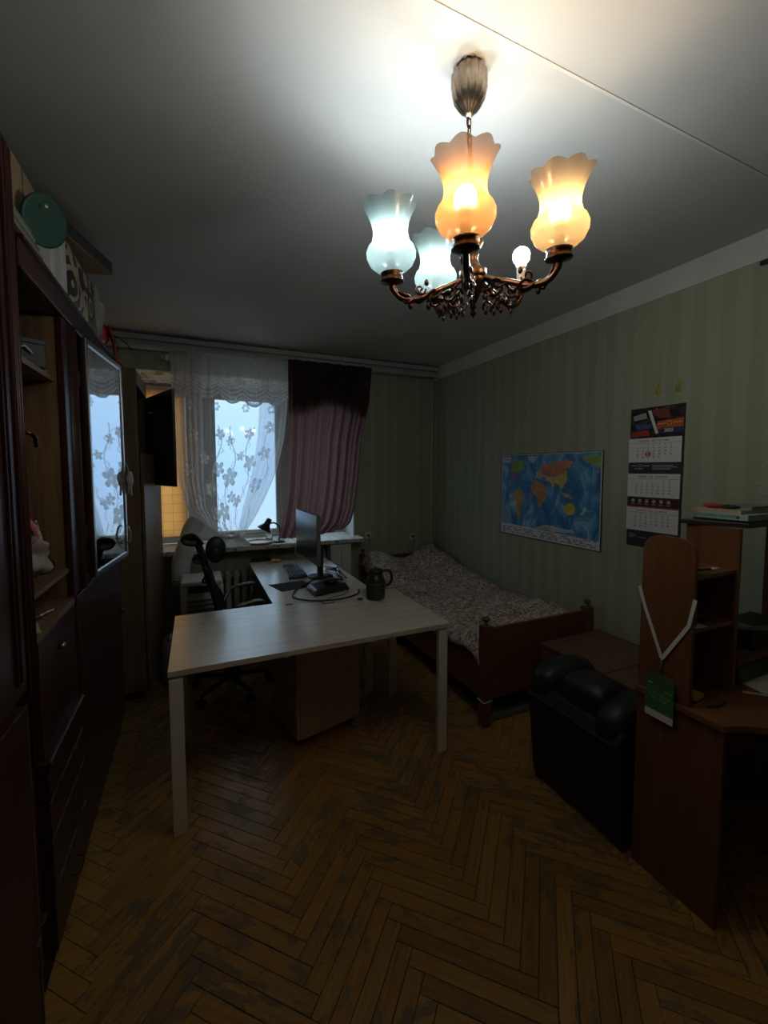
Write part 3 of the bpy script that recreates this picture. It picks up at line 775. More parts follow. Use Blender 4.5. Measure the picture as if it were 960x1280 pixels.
part('button', MB().lathe([(.006, 0), (.005, .004), (.001, .005)], (-.425, 1.772, 2.463), 10, frame=fm), M['white'], T)
o = part('white_box', MB().box(-.70, -.468, 1.978, 2.045, ZU, 2.46, rot=.04), M['paper'], None, bevel=.002); tag(o, 'narrow white box beside the cardboard box on the wall unit', 'box')
o = part('white_carton', MB().box(-.72, -.452, 2.066, 2.128, ZU, 2.555, rot=-.0), M['paper'], None, bevel=.002); tag(o, 'taller white carton next to the patterned bag', 'carton')
T = thing('patterned_bag', 'brown and cream patterned storage bag on the wall unit', 'bag', (-.64, 2.42, ZU))
def rounded(c, r, e=.35):
    return MB().blob(c, (1, 1, 1), 24, 16, None)
def cushion(cx_, cy_, cz_, rx, ry, rz_, p=4.0, n=28, m=18, amp=.0, seed=0, rot=0):
    rn = random.Random(seed); ks = [(Vector((rn.uniform(-1, 1), rn.uniform(-1, 1), rn.uniform(-1, 1))) * rn.uniform(3, 7), rn.uniform(0, 6)) for _ in range(6)]
    vs = []
    for j in range(m + 1):
        th = PI * j / m - PI / 2
        for i in range(n):
            a = 2 * PI * i / n
            def sg(v, e): return math.copysign(abs(v) ** e, v)
            x = sg(math.cos(th), 2 / p) * sg(math.cos(a), 2 / p); y = sg(math.cos(th), 2 / p) * sg(math.sin(a), 2 / p); z = sg(math.sin(th), 2 / p)
            k = 1 + amp * sum(math.sin(Vector((x, y, z)).dot(q) + ph) for q, ph in ks) / 4
            X_, Y_ = x * rx * k, y * ry * k
            vs.append((cx_ + X_ * math.cos(rot) - Y_ * math.sin(rot), cy_ + X_ * math.sin(rot) + Y_ * math.cos(rot), cz_ + z * rz_ * k))
    fs = [(j * n + i, j * n + (i + 1) % n, (j + 1) * n + (i + 1) % n, (j + 1) * n + i) for j in range(m) for i in range(n)]
    return MB().add(vs, fs, True)
part('bag_body', cushion(-.655, 2.43, ZU + .150, .21, .285, .148, 5, amp=.03, seed=2), M['print'], T)
part('clear_cover', cushion(-.44, 2.66, ZU + .13, .012, .05, .11, 3, amp=.2, seed=4), M['whitebag'], T)
T = thing('box_lid', 'shallow dark grey box lying tilted on the patterned bag', 'box', (-.58, 2.42, ZU + .31))
fm = Matrix.Translation((-.56, 2.46, ZU + .312)) @ Matrix.Rotation(math.radians(-14), 4, 'Z') @ Matrix.Rotation(math.radians(3), 4, 'X')
bb = MB(fm); bb.box(-.18, .14, -.24, .24, 0, .006); part('base', bb, M['card'], T)
bb = MB(fm); bb.box(-.18, .14, -.24, -.234, .006, .062).box(-.18, .14, .234, .24, .006, .062).box(-.18, -.174, -.234, .234, .006, .062).box(.134, .14, -.234, .234, .006, .062); part('rim', bb, M['darkcard'], T)
T = thing('polythene_bag', 'white polythene bag slumped on the wall unit beside the red bag', 'bag', (-.56, 2.80, ZU))
part('bag_body', cushion(-.56, 2.82, ZU + .125, .12, .068, .124, 2.6, amp=.22, seed=9), M['whitebag'], T)
T = thing('gift_bag', 'red foil bag with dangling string on the far end of the wall unit', 'bag', (-.48, 2.92, ZU))
part('bag_body', cushion(-.53, 2.952, ZU + .085, .09, .045, .084, 3, amp=.18, seed=12), M['red'], T)
part('hanging_flap', MB().grid(lambda u, v: (-.435 + .03 * math.sin(v * 2) + .008 * math.sin(u * 14), 2.905 + .075 * u, ZU + .14 - .20 * v - .03 * u), 10, 10), M['red'], T, solid=.003)
part('string', MB().tube(spline([(-.43, 2.98, ZU + .10), (-.40, 2.99, ZU + .05), (-.41, 3.0, ZU - .02), (-.385, 3.02, ZU - .07)], 6), .003, 6).tube(spline([(-.43, 2.98, ZU + .11), (-.36, 2.99, ZU + .07), (-.33, 3.0, ZU + .03)], 6), .003, 6), M['black'], T)
o = part('black_case', MB().box(-.86, -.66, 2.90, 2.985, ZU, ZU + .20), M['blackcloth'], None, bevel=.01); tag(o, 'black soft case standing behind the red foil bag', 'case')
# tassel on the door
T = thing('tassel', 'cream crocheted tassel hanging from the edge of the mirrored door', 'tassel', (-.36, 2.70, 1.5))
q = md(.52, .02, 0); tx, ty = q.x + .014, q.y + .012
part('cord', MB().tube([(tx - .01, ty - .01, 1.64), (tx, ty, 1.62), (tx + .006, ty, 1.585)], .003, 6), M['whitebag'], T)
part('knot', crumple((tx + .008, ty, 1.545), (.022, .022, .042), 21, 14, 12, .3), M['whitebag'], T)
part('fringe', MB().tube([(tx + .004, ty, 1.51), (tx, ty, 1.465)], .006, 6).tube([(tx + .014, ty + .004, 1.51), (tx + .016, ty, 1.455)], .005, 6), M['whitebag'], T)

# ------------------------------------------------------------------ oak wardrobe
T = thing('oak_wardrobe', 'light oak corner wardrobe with open black upper door', 'wardrobe', (-.62, 3.62, 0))
WXF = -.345
c = MB().box(XL + .01, WXF, 3.29, 3.308, .05, 2.275).box(XL + .01, WXF, 3.932, 3.95, .05, 2.275).box(XL + .01, WXF, 3.308, 3.932, 2.255, 2.275).box(XL + .01, XL + .018, 3.308, 3.932, .05, 2.255).box(XL + .018, WXF - .02, 3.308, 3.932, .05, .068).box(XL + .018, WXF - .002, 3.308, 3.932, 1.715, 1.735)
part('carcass', c, M['oak'], T, bevel=.0015)
part('plinth', MB().box(XL + .02, WXF - .03, 3.30, 3.94, 0, .05), M['hole'], T)
part('header', MB().box(WXF - .02, WXF + .003, 3.31, 3.93, 2.17, 2.253), M['oak'], T, bevel=.001)
def hinged(h, dir_deg, width, z0, z1, th):
    a = math.radians(dir_deg); u = Vector((math.sin(a), math.cos(a), 0)); w_ = Vector((u.y, -u.x, 0))
    return MB().prism([(0, z0), (width, z0), (width, z1), (0, z1)], th, ((h[0], h[1], 0), u, (0, 0, 1), w_))
ang_ = 146
d_ = part('upper_door', hinged((WXF + .006, 3.925), 159, .62, 1.475, 2.165, .018), M['blacks'], T, label='black inner face of the open upper door')
d2 = part('lower_door', hinged((WXF + .006, 3.315), 6, .60, .07, 1.71, .018), M['oak'], T, bevel=.001)
part('door_knob', MB().blob((WXF + .075, 3.80, .93), (.012, .012, .012)), M['steel'], d2)
o = part('door_stay', MB().tube([(WXF - .06, 3.75, 2.02), (WXF + .06, 3.68, 2.03)], .005, 6), M['steel'], T)

# ------------------------------------------------------------------ desks
TZ = .742
def desk(name, label, x0, x1, y0, y1, top, legs, frames):
    T = thing(name, label, 'desk', ((x0 + x1) / 2, (y0 + y1) / 2, 0))
    tp = part('tabletop', MB().box(x0, x1, y0, y1, TZ - .025, TZ), top, T, bevel=.0012)
    part('edge_band', MB().box(x0, x1, y0 - .0012, y0, TZ - .0245, TZ - .0005), M['deskedge'], tp)
    for (lx, ly) in legs:
        part('leg', MB().box(lx, lx + .055, ly, ly + .03, 0, TZ - .038), M['legpaint'], T, bevel=.003)
    for f_ in frames: part('frame_rail', MB().box(*f_), M['legpaint'], T, bevel=.002)
    return T
x0, x1, y0, y1 = -.128, 1.285, 1.950, 2.700
D1 = desk('writing_desk', 'pale wooden desk nearest the camera, its broad top mostly empty', x0, x1, y0, y1, M['desk'],
     [(x0 + .002, y0 + .002), (x1 - .072, y0 + .002), (x1 - .072, y1 - .09), (x0 + .002, y1 - .06)],
     [(x0 + .004, x0 + .055, y0 + .034, y1 - .062, TZ - .065, TZ - .038), (x1 - .070, x1 - .020, y0 + .034, y1 - .092, TZ - .065, TZ - .038), (x0 + .08, x1 - .09, 2.30, 2.33, TZ - .065, TZ - .027)])
x0, x1, y0, y1 = .432, 1.135, 2.703, 4.00
D2 = desk('computer_desk', 'pale wooden desk set crosswise toward the window under keyboard and monitor', x0, x1, y0, y1, M['desk_y'],
     [(x0 + .01, y1 - .05), (x1 - .065, y1 - .05), (x1 - .065, y0 + .005), ],
     [(x0 + .07, x1 - .07, y1 - .048, y1 - .022, TZ - .065, TZ - .038), (x0 + .07, x0 + .10, y0 + .02, y1 - .05, TZ - .065, TZ - .027)])
part('side_panel', MB().box(x0 + .02, x0 + .036, y0 + .05, y1 - .06, .38, TZ - .027), mat('dark_grey_laminate', (.05, .05, .055), .5), D2, label='dark grey side panel')
part('cable_grommet', MB().box(.505, .545, 2.63, 2.655, TZ + .0001, TZ + .002), M['black'], D1)
# pedestal under the desk, turned 14 degrees
T = thing('drawer_pedestal', 'pale wooden drawer pedestal on hidden castors under the front desk', 'drawer unit', (.66, 2.50, 0), math.radians(13.8))
wm = worldm(T)
px0, px1, py0, py1 = -.215, .215, -.165, .165
# corner check: near-left corner lands at about (.494, 2.306)
off_ = Vector((.494, 2.306)) - Vector(((wm @ Vector((px0, py0, 0))).x, (wm @ Vector((px0, py0, 0))).y)); T.location.x += off_.x; T.location.y += off_.y; wm = worldm(T)
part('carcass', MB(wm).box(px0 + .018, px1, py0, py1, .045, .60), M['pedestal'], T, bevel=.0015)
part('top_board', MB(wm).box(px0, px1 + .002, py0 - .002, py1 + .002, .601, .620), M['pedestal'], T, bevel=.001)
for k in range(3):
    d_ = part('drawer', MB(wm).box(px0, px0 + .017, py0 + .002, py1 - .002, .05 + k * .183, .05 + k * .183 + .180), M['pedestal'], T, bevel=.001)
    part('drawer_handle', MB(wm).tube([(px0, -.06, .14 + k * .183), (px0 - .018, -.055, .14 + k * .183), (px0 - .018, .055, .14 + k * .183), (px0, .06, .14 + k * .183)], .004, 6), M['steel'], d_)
for sx in (px0 + .05, px1 - .05):
    for sy in (py0 + .05, py1 - .05):
        part('castor', MB(wm).tube([(sx - .012, sy, .022), (sx + .012, sy, .022)], .022, 12), M['black'], T)

# ------------------------------------------------------------------ objects on the desks
T = thing('keyboard', 'dark computer keyboard tilted on its feet on the window desk', 'keyboard', (.735, 3.46, TZ), math.radians(-94))
wm = worldm(T) @ Matrix.Rotation(math.radians(3), 4, 'X')
part('case', MB(wm).box(-.215, .215, -.075, .075, .004, .020), M['blacks'], T, bevel=.003)
part('foot', MB(worldm(T)).box(-.18, -.14, .055, .068, 0, .014), M['black'], T); part('foot', MB(worldm(T)).box(.14, .18, .055, .068, 0, .014), M['black'], T)
part('foot', MB(worldm(T)).box(-.18, .18, -.070, -.060, 0, .008), M['black'], T)
keym = MB(); cap = mat('slate_keycap', (.05, .06, .085), .3)
for rr_ in range(5):
    nk = 14
    if rr_ == 0: xs = [(-.205 + .0, .02), (-.18, .02), (-.155, .02), (-.13, .12), (-.005, .02), (.02, .02), (.045, .02)] + [(.08 + .022 * k, .018) for k in range(5)]
    else: xs = [(-.207 + .0185 * k, .0165) for k in range(14)] + [(.062 + .0, .018), (.082, .018)] + [(.115 + .021 * k, .018) for k in range(4)]
    for (kx, kw) in xs:
        part('key', MB(wm).prism([(0, 0), (kw, 0), (kw, .021), (0, .021)], .007, ((kx, -.066 + rr_ * .0265, .020), (1, 0, 0), (0, 1, 0), (0, 0, 1))), cap, T)
o = part('mouse_pad', MB().prism([(.478, 3.148), (.533, 2.944), (.80, 2.98), (.73, 3.17)], .003, ((0, 0, TZ), (1, 0, 0), (0, 1, 0), (0, 0, 1))), M['blackcloth'], None)
tag(o, 'flat dark grey mouse pad partly under the black device', 'mouse pad')
# black docking device
T = thing('desktop_device', 'black angular desktop device with cables beside the mouse pad', 'device', (.83, 2.86, TZ), math.radians(20))
wm = worldm(T)
part('housing', MB(wm).add([(-.17, -.10, .004), (.13, -.12, .004), (.17, .10, .004), (-.09, .13, .004), (-.14, -.08, .040), (.10, -.10, .052), (.13, .08, .052), (-.07, .10, .036)], [(3, 2, 1, 0), (4, 5, 6, 7), (0, 1, 5, 4), (1, 2, 6, 5), (2, 3, 7, 6), (3, 0, 4, 7)]), M['blacks'], T, bevel=.008)
part('dial', MB(wm).lathe([(.045, 0), (.05, .012), (.035, .022), (.012, .024)], (.04, .0, .050), 20), M['black'], T)
part('foot', MB(wm).box(-.13, -.11, -.07, -.05, 0, .006).box(.09, .11, -.09, -.07, 0, .006).box(.11, .13, .05, .07, 0, .006).box(-.08, -.06, .08, .1, 0, .006), M['black'], T)
o = part('power_cable', MB().tube(spline([(1.02, 3.05, TZ + .006), (.86, 3.08, TZ + .03), (.70, 3.0, TZ + .012), (.60, 2.86, TZ + .007), (.585, 2.74, TZ + .0065), (.68, 2.63, TZ + .007), (.85, 2.60, TZ + .006), (.99, 2.655, TZ + .0065), (1.04, 2.75, TZ + .006)], 8), .0055, 8), M['black'], None)
tag(o, 'thick black cable looping across both desk tops', 'cable')
T = thing('usb_cable', 'thin black cable ending in a small plug on the front desk', 'cable', (.85, 2.6, TZ))
part('wire', MB().tube(spline([(.98, 2.80, TZ + .004), (.92, 2.70, TZ + .003), (.80, 2.655, TZ + .0025), (.72, 2.575, TZ + .0025), (.80, 2.555, TZ + .0025)], 8), .0022, 6), M['black'], T)
part('plug', MB().box(.955, .985, 2.535, 2.556, TZ + .001, TZ + .012, rot=.3), M['black'], T, bevel=.002)
for k, (dx, lab) in enumerate(((0, 'tangled black cable behind the keyboard'), (.035, 'second tangled black cable running toward the monitor foot'))):
    o = part('monitor_cable', MB().tube(spline([(1.02 + dx, 3.14 + dx, TZ + .010 + .012 * k), (1.04 + dx, 3.35, TZ + .035), (1.03, 3.25 + dx, TZ + .03 + .015 * k), (1.0, 3.45 + dx, TZ + .008 + .012 * k), (1.06, 3.30 + dx, TZ + .02), (1.06 - dx, 3.08, TZ + .009)], 7), .005, 7), M['black'], None)
    tag(o, lab, 'cable')
# monitor, seen edge-on from its front side
T = thing('monitor', 'flat grey-blue computer monitor at the back of the window desk', 'monitor', (.84, 3.23, TZ), 0)
a_, b_ = Vector((.775, 3.52, 0)), Vector((1.03, 3.72, 0))
a_, b_ = Vector((.755, 3.47, 0)), Vector((.98, 3.06, 0))
a_, b_ = Vector((.772, 3.54, 0)), Vector((.785, 2.92, 0))
u_ = (b_ - a_).normalized(); n_ = Vector((u_.y, -u_.x, 0))
fm = (a_, u_, Vector((0, 0, 1)), n_)
wd = (b_ - a_).length
bk = part('casing', MB().prism([(0, .90), (wd, .90), (wd, 1.27), (0, 1.27)], -.028, fm), M['grey'], T, bevel=.004)
part('screen', MB().prism([(.006, .912), (wd - .006, .912), (wd - .006, 1.264), (.006, 1.264)], .002, fm), mat('dark_glossy_screen', (.06, .075, .10), .22), bk, label='dark glossy screen')
cst = (a_ + b_) / 2 - n_ * .06; cst.x = max(cst.x, .895)
part('stand', MB().box(cst.x - .02, cst.x + .02, cst.y - .01, cst.y + .03, TZ + .01, 1.0), M['black'], T)
part('base', MB().lathe([(.10, 0), (.10, .008), (.03, .014)], (cst.x, cst.y, TZ), 28), M['black'], T)
o = part('ornament', crumple((.66, 3.90, TZ + .017), (.045, .025, .016), 31, 12, 8, .3), mat('yellow_plastic', (.55, .42, .08), .5), None); tag(o, 'small yellow object at the window end of the desk', 'ornament')
# thermos jug
T = thing('thermos_jug', 'squat black thermos jug with a loop handle on the desk', 'jug', (1.075, 2.53, TZ))
part('body', MB().lathe([(.052, 0), (.061, .008), (.063, .02), (.064, .10), (.062, .125), (.052, .148), (.044, .160), (.044, .166)], (1.075, 2.53, TZ), 32), M['blacks'], T)
part('lid', MB().lathe([(.045, 0), (.046, .022), (.042, .030), (.020, .033)], (1.075, 2.53, TZ + .1665), 28), M['black'], T)
part('band', MB().lathe([(.0642, .108), (.0648, .110), (.0642, .112)], (1.075, 2.53, TZ), 32, cap=False), M['grey'], T)
hv = Vector((math.cos(YAW), -math.sin(YAW), 0))
hb = Vector((1.075, 2.53, TZ))
part('handle', MB().tube(spline([hb + hv * .040 + Vector((0, 0, .185)), hb + hv * .085 + Vector((0, 0, .190)), hb + hv * .105 + Vector((0, 0, .165)), hb + hv * .104 + Vector((0, 0, .120)), hb + hv * .082 + Vector((0, 0, .092)), hb + hv * .060 + Vector((0, 0, .095))], 6), .009, 10), M['black'], T)
part('spout', MB().tube([hb - hv * .035 + Vector((0, 0, .170)), hb - hv * .062 + Vector((0, 0, .190))], [.014, .009], 10), M['black'], T)
part('lettering', MB().box(1.06, 1.09, 2.4655, 2.4665, TZ + .045, TZ + .049), M['grey'], T)

# ------------------------------------------------------------------ window sill things
ZS = .8852
T = thing('desk_lamp', 'black gooseneck desk lamp on the window sill', 'lamp', (.735, 4.16, ZS))
part('base', MB().lathe([(.058, 0), (.060, .006), (.050, .018), (.014, .024)], (.740, 4.16, ZS), 24), M['blacks'], T)
part('neck', MB().tube(spline([(.735, 4.16, ZS + .02), (.745, 4.155, ZS + .09), (.735, 4.145, ZS + .16), (.69, 4.13, ZS + .195), (.645, 4.115, ZS + .195)], 8), .008, 8), M['black'], T)
fm = Matrix.Rotation(math.radians(28), 4, 'Y')
part('shade', MB().lathe([(.072, -.055), (.060, -.030), (.034, -.002), (.028, .022), (.026, .060), (.010, .066)], (.612, 4.10, ZS + .185), 26, frame=fm, cap=False), M['blacks'], T)
part('lamp_bulb', MB().blob((.606, 4.10, ZS + .155), (.024, .024, .030)), M['white'], T)
T = thing('round_tray', 'round pale wooden tray lying on the window sill beside the lamp', 'tray', (.53, 4.12, ZS))
part('tray_base', MB().lathe([(.118, 0), (.122, .004), (.122, .010), (.112, .011)], (.552, 4.165, ZS), 36), mat('pale_birch', (.62, .48, .34), .5), T)
part('tray_rim', MB().lathe([(.122, .0), (.126, .002), (.126, .020), (.121, .021), (.118, .010)], (.552, 4.165, ZS), 36, cap=False), mat('brown_rim', (.32, .18, .10), .5), T)
glassm = mat('clear_glass', (.9, .93, .93), .05, trans=1.0)
T = thing('glass_jar', 'clear glass jar on the window sill below the lamp shade', 'jar', (.665, 4.30, ZS))
part('jar_body', MB().lathe([(.030, 0), (.033, .006), (.033, .075), (.024, .09), (.024, .10), (.0215, .10), (.0215, .088), (.030, .073), (.030, .008), (.002, .006)], (.665, 4.30, ZS), 22), glassm, T)
part('jar_lid', MB().lathe([(.026, .1), (.026, .112), (.003, .113)], (.665, 4.30, ZS), 18), M['steel'], T)
T = thing('white_cable', 'thin white cable looping down from the window sill', 'cable', (.9, 4.03, .8))
part('wire', MB().tube(spline([(.80, 4.09, ZS + .05), (.86, 4.07, ZS + .035), (.875, 4.03, .88), (.865, 4.025, .80), (.90, 4.02, .755), (.97, 4.02, .765), (1.0, 4.03, .82), (.99, 4.035, .885), (.955, 4.04, .91)], 8), .0035, 6), M['white'], T)

# ------------------------------------------------------------------ portable air conditioner, hose, radiator
T = thing('air_conditioner', 'white portable air conditioner with dark grille under the window', 'air conditioner', (.03, 3.80, 0))
part('body', MB().box(-.135, .19, 3.62, 3.96, .03, .675), M['white'], T, bevel=.03, seg=4)
part('top_cap', MB().box(-.13, .185, 3.615, 3.95, .66, .705), M['white'], T, bevel=.02, seg=3)
g_ = part('outlet', MB().box(-.075, .135, 3.608, 3.622, .615, .665), M['hole'], T, bevel=.004)
for k in range(9):
    part('slat', MB().box(-.085, .145, 3.604, 3.619, .24 + .038 * k, .24 + .038 * k + .014), M['grey'], T, bevel=.003)
for sx in (-.10, .155):
    for sy in (3.66, 3.92): part('castor', MB().tube([(sx - .01, sy, .018), (sx + .01, sy, .018)], .018, 12), M['black'], T)
hp = spline([(-.045, 4.10, .50), (-.10, 4.07, .54), (-.135, 4.02, .64), (-.125, 3.99, .80), (-.085, 3.99, .93), (-.04, 4.04, 1.06), (.0, 4.09, 1.12)], 26)
hr = [.074 + .005 * math.sin(i * 1.9) for i in range(len(hp))]
o = part('exhaust_hose', MB().tube(hp, hr, 20), M['white'], None); tag(o, 'ribbed white exhaust hose rising beside the air conditioner toward the window', 'hose')
T = thing('radiator', 'old ribbed cast iron radiator under the window sill', 'radiator', (.50, 4.16, 0))
radm = noisy('old_cream_radiator_paint', (.46, .44, .34), (.54, .51, .41), 12, .55)
def fin(x):
    mb = MB(); mb.box(x - .026, x + .026, 4.135, 4.225, .16, .64); return mb
f0 = part('fin', fin(.26), radm, T, bevel=.018, seg=3)
for k in range(1, 9):
    f2_ = f0.copy(); COL.objects.link(f2_); f2_.parent = T; f2_.location = (k * .072, 0, 0)
part('header_pipe', MB().tube([(.22, 4.18, .59), (.88, 4.18, .59)], .016, 10).tube([(.22, 4.18, .21), (.88, 4.18, .21)], .016, 10), radm, T)
part('supply_pipe', MB().tube(spline([(.88, 4.18, .59), (.97, 4.18, .59), (1.0, 4.18, .63), (1.0, 4.18, .84)], 6), .012, 10).tube([(.30, 4.18, .0), (.30, 4.18, .2)], .012, 8), radm, T)
o = part('black_bag', cushion(.545, 4.02, .735, .10, .03, .055, 3.2, amp=.05, seed=40), M['blackcloth'], None); tag(o, 'black soft bag wedged behind the far end of the window desk', 'bag')
# grey sack near the wardrobe
T = thing('rubbish_sack', 'grey plastic sack standing on the floor beside the oak wardrobe', 'bag', (-.195, 3.47, 0))
part('sack_body', cushion(-.195, 3.47, .17, .078, .105, .17, 2.6, amp=.12, seed=50), noisy('grey_polythene', (.11, .10, .115), (.17, .155, .17), 7, .4), T)
part('knot', MB().blob((-.195, 3.45, .345), (.022, .02, .03)), M['whitebag'], T)
# white cabinet under the end of the sill
T = thing('white_cabinet', 'narrow white cabinet under the sill end beside the bed head', 'cabinet', (1.36, 4.15, 0))
part('carcass', MB().box(1.24, 1.46, 4.09, 4.22, .03, .838), M['white'], T, bevel=.004)
part('cabinet_door', MB().box(1.245, 1.347, 4.078, 4.089, .05, .83), M['white'], T, bevel=.003)
part('cabinet_door', MB().box(1.353, 1.455, 4.078, 4.089, .05, .83), M['white'], T, bevel=.003)
part('plinth', MB().box(1.25, 1.45, 4.10, 4.20, 0, .03), M['grey'], T)

# ------------------------------------------------------------------ office chair
CX, CYc = .20, 3.18
T = thing('office_chair', 'black office chair with curved steel armrests behind the front desk', 'office chair', (CX, CYc, 0))
for k in range(5):
    a = math.radians(216 + 72 * k + 6)
    ex, ey = CX + .27 * math.cos(a), CYc + .27 * math.sin(a)
    sp_ = part('spoke', MB().tube([(CX + .03 * math.cos(a), CYc + .03 * math.sin(a), .105), (ex, ey, .075)], [.022, .013], 8), M['black'], T)
    part('castor', MB().tube([(ex + .022 * math.sin(a), ey - .022 * math.cos(a), .026), (ex - .022 * math.sin(a), ey + .022 * math.cos(a), .026)], .026, 14).tube([(ex, ey, .03), (ex, ey, .075)], .008, 8), M['black'], sp_)
part('gas_lift', MB().tube([(CX, CYc, .10), (CX, CYc, .42)], .024, 14), M['black'], T)
part('seat', cushion(CX + .01, CYc, .465, .205, .22, .045, 5), M['blackcloth'], T)
sp_pts = spline([(CX + .02, CYc + .02, .415), (CX - .10, CYc + .02, .46), (CX - .06, CYc + .02, .66), (CX - .12, CYc + .02, .80), (CX - .165, CYc + .02, .98), (CX - .20, CYc + .02, 1.10)], 8)
part('spine', MB().tube(sp_pts, [.030] * 26 + [.024] * (len(sp_pts) - 26), 10, flat=1.1), M['black'], T)
bk = part('backrest', MB().grid(lambda u, v: (CX - .045 - .085 * v - .045 * (1 - (2 * u - 1) ** 2) * .6, CYc - .21 + .42 * u, .56 + .36 * v), 14, 12), M['blackcloth'], T, solid=.024)
part('lumbar_disc', MB().lathe([(.015, -.02), (.058, -.016), (.068, 0), (.058, .016), (.015, .02)], (CX - .080, CYc - .02, 1.035), 28, frame=Matrix.Rotation(math.radians(90), 4, 'X') @ Matrix.Scale(1.40, 4, (0, 1, 0)) @ Matrix.Identity(4)), M['black'], T)
part('disc_button', MB().blob((CX - .075, CYc - .043, 1.035), (.011, .004, .011)), M['grey'], T)
part('headrest', MB().tube(spline([(CX - .17, CYc + .0, 1.07), (CX - .22, CYc, 1.135), (CX - .275, CYc, 1.125), (CX - .265, CYc, 1.100), (CX - .20, CYc + .0, 1.09)], 6), .014, 8, flat=2.2), M['black'], T)
part('bracket', MB().tube(spline([(CX - .155, CYc, 1.02), (CX - .21, CYc, .995), (CX - .225, CYc, .965), (CX - .19, CYc, .945), (CX - .14, CYc, .95)], 6), .008, 8), M['black'], T)
part('bracket', MB().tube(spline([(CX - .135, CYc, .875), (CX - .165, CYc, .825), (CX - .165, CYc, .805), (CX - .11, CYc, .795)], 6), .008, 8), M['black'], T)
for sy in (.245, -.245):
    part('armrest', MB().tube(spline([(CX - .03, CYc + sy * .8, .58), (CX + .02, CYc + sy, .665), (CX + .10, CYc + sy, .690), (CX + .18, CYc + sy, .700), (CX + .212, CYc + sy, .680), (CX + .195, CYc + sy, .60), (CX + .15, CYc + sy * .9, .47)], 8), .013, 10), mat('dark_steel_arm', (.20, .19, .175), .35, .8) if sy > 0 else bpy.data.materials['dark_steel_arm'], T)

# ------------------------------------------------------------------ bed
BY0 = 2.045
B = thing('bed', 'reddish stained pine bed with ball-topped posts', 'bed', (2.05, 3.1, 0))
for (bx, by, top) in ((1.583, BY0, .640), (2.455, BY0, .640), (1.583, 4.13, .70), (2.455, 4.13, .70)):
    pp = part('bed_post', MB().box(bx, bx + .062, by - .018, by + .044, 0, top), M['bedwood_z'], B, bevel=.005)
    part('finial', MB().lathe([(.018, 0), (.020, .004), (.009, .010), (.008, .016), (.021, .026), (.025, .036), (.021, .047), (.008, .053)], (bx + .031, by + .013, top), 20), M['bedwood_z'], pp)
part('footboard', MB().box(1.645, 2.455, BY0 + .002, BY0 + .026, .165, .618), M['bedwood'], B, bevel=.004)
part('headboard', MB().box(1.645, 2.455, 4.14, 4.162, .165, .66), M['bedwood'], B, bevel=.004)
part('side_rail', MB().box(1.600, 1.624, BY0 + .044, 4.112, .165, .43), M['bedwood_y'], B, bevel=.004)
part('side_rail', MB().box(2.476, 2.50, BY0 + .044, 4.112, .20, .38), M['bedwood_y'], B, bevel=.004)
part('edge_protector', MB().tube([(1.580, BY0 + .044, .168), (1.580, BY0 - .021, .163), (1.648, BY0 - .021, .168)], .004, 6), M['white'], B, label='pale strip round the foot of the corner post')
part('mattress', MB().box(1.625, 2.475, BY0 + .03, 4.11, .30, .475), mat('ticking', (.35, .33, .3), .9), B, bevel=.03)
def spread(u, v):
    x = 1.575 + .925 * u; y = 2.072 + 2.03 * v
    z = .515 + .018 * math.sin(x * 9 + y * 3) + .010 * math.sin(y * 17 + x * 5)
    z += .07 * math.exp(-((u - .85) / .25) ** 2) * (1 + .3 * math.sin(y * 6))           # bulge toward the wall
    hs = max(0, (v - .70) / .30)
    z += .20 * (hs ** .8) * (.75 + .25 * math.sin(x * 8)) * (1 if hs > 0 else 0)
    if u < .06: z -= (.06 - u) / .06 * .10 ; x += .0
    if u > .95: z -= (u - .95) / .05 * .05
    if v < .03: z -= (.03 - v) / .03 * .045
    return (x, y, z)
o = part('bedspread', MB().grid(spread, 48, 80), M['spread'], None, solid=.012); tag(o, 'pale bedspread with brown flecks covering the bed', 'bedspread')
T = thing('storage_mat', 'flat grey-green folded mat on the floor under the bed foot', 'mat', (1.85, 2.08, 0))
part('mat_layer', MB().box(1.66, 2.25, 2.06, 2.50, 0.001, .014, rot=-.02), mat('grey_green_foam', (.085, .10, .09), .7), T, bevel=.004)
part('mat_layer', MB().box(1.665, 2.25, 2.065, 2.50, .0145, .027, rot=-.02), mat('grey_green_foam_top', (.10, .115, .105), .7), T, bevel=.004)

# ------------------------------------------------------------------ low cabinets by the wall
for k, (ya, yb, lab) in enumerate(((1.530, 1.985, 'low dark brown cabinet standing against the foot of the bed'), (1.075, 1.525, 'low dark brown cabinet half hidden behind the black armchair'))):
    T = thing('low_cabinet', lab, 'cabinet', (2.25, (ya + yb) / 2, 0), group='pair of low cabinets')
    part('carcass', MB().box(2.012, XW - .02, ya, yb, .03, .475), M['cabdark'], T)
    part('top_board', MB().box(1.985, XW - .02, ya, yb, .476, .494), M['cabdark'], T, bevel=.002)
    d_ = part('door', MB().box(1.992, 2.011, ya + .004, yb - .004, .04, .472), M['cabdark'], T, bevel=.002)
    part('door_knob', MB().blob((1.982, ya + (.08 if k == 0 else .39), .415), (.012, .010, .010)), M['steel'], d_)
o = part('black_shoe_bag', cushion(2.20, 1.36, .545, .10, .085, .05, 2.6, amp=.1, seed=61), M['blackcloth'], None); tag(o, 'black cloth bundle on the low cabinet beside the corner desk', 'bag')

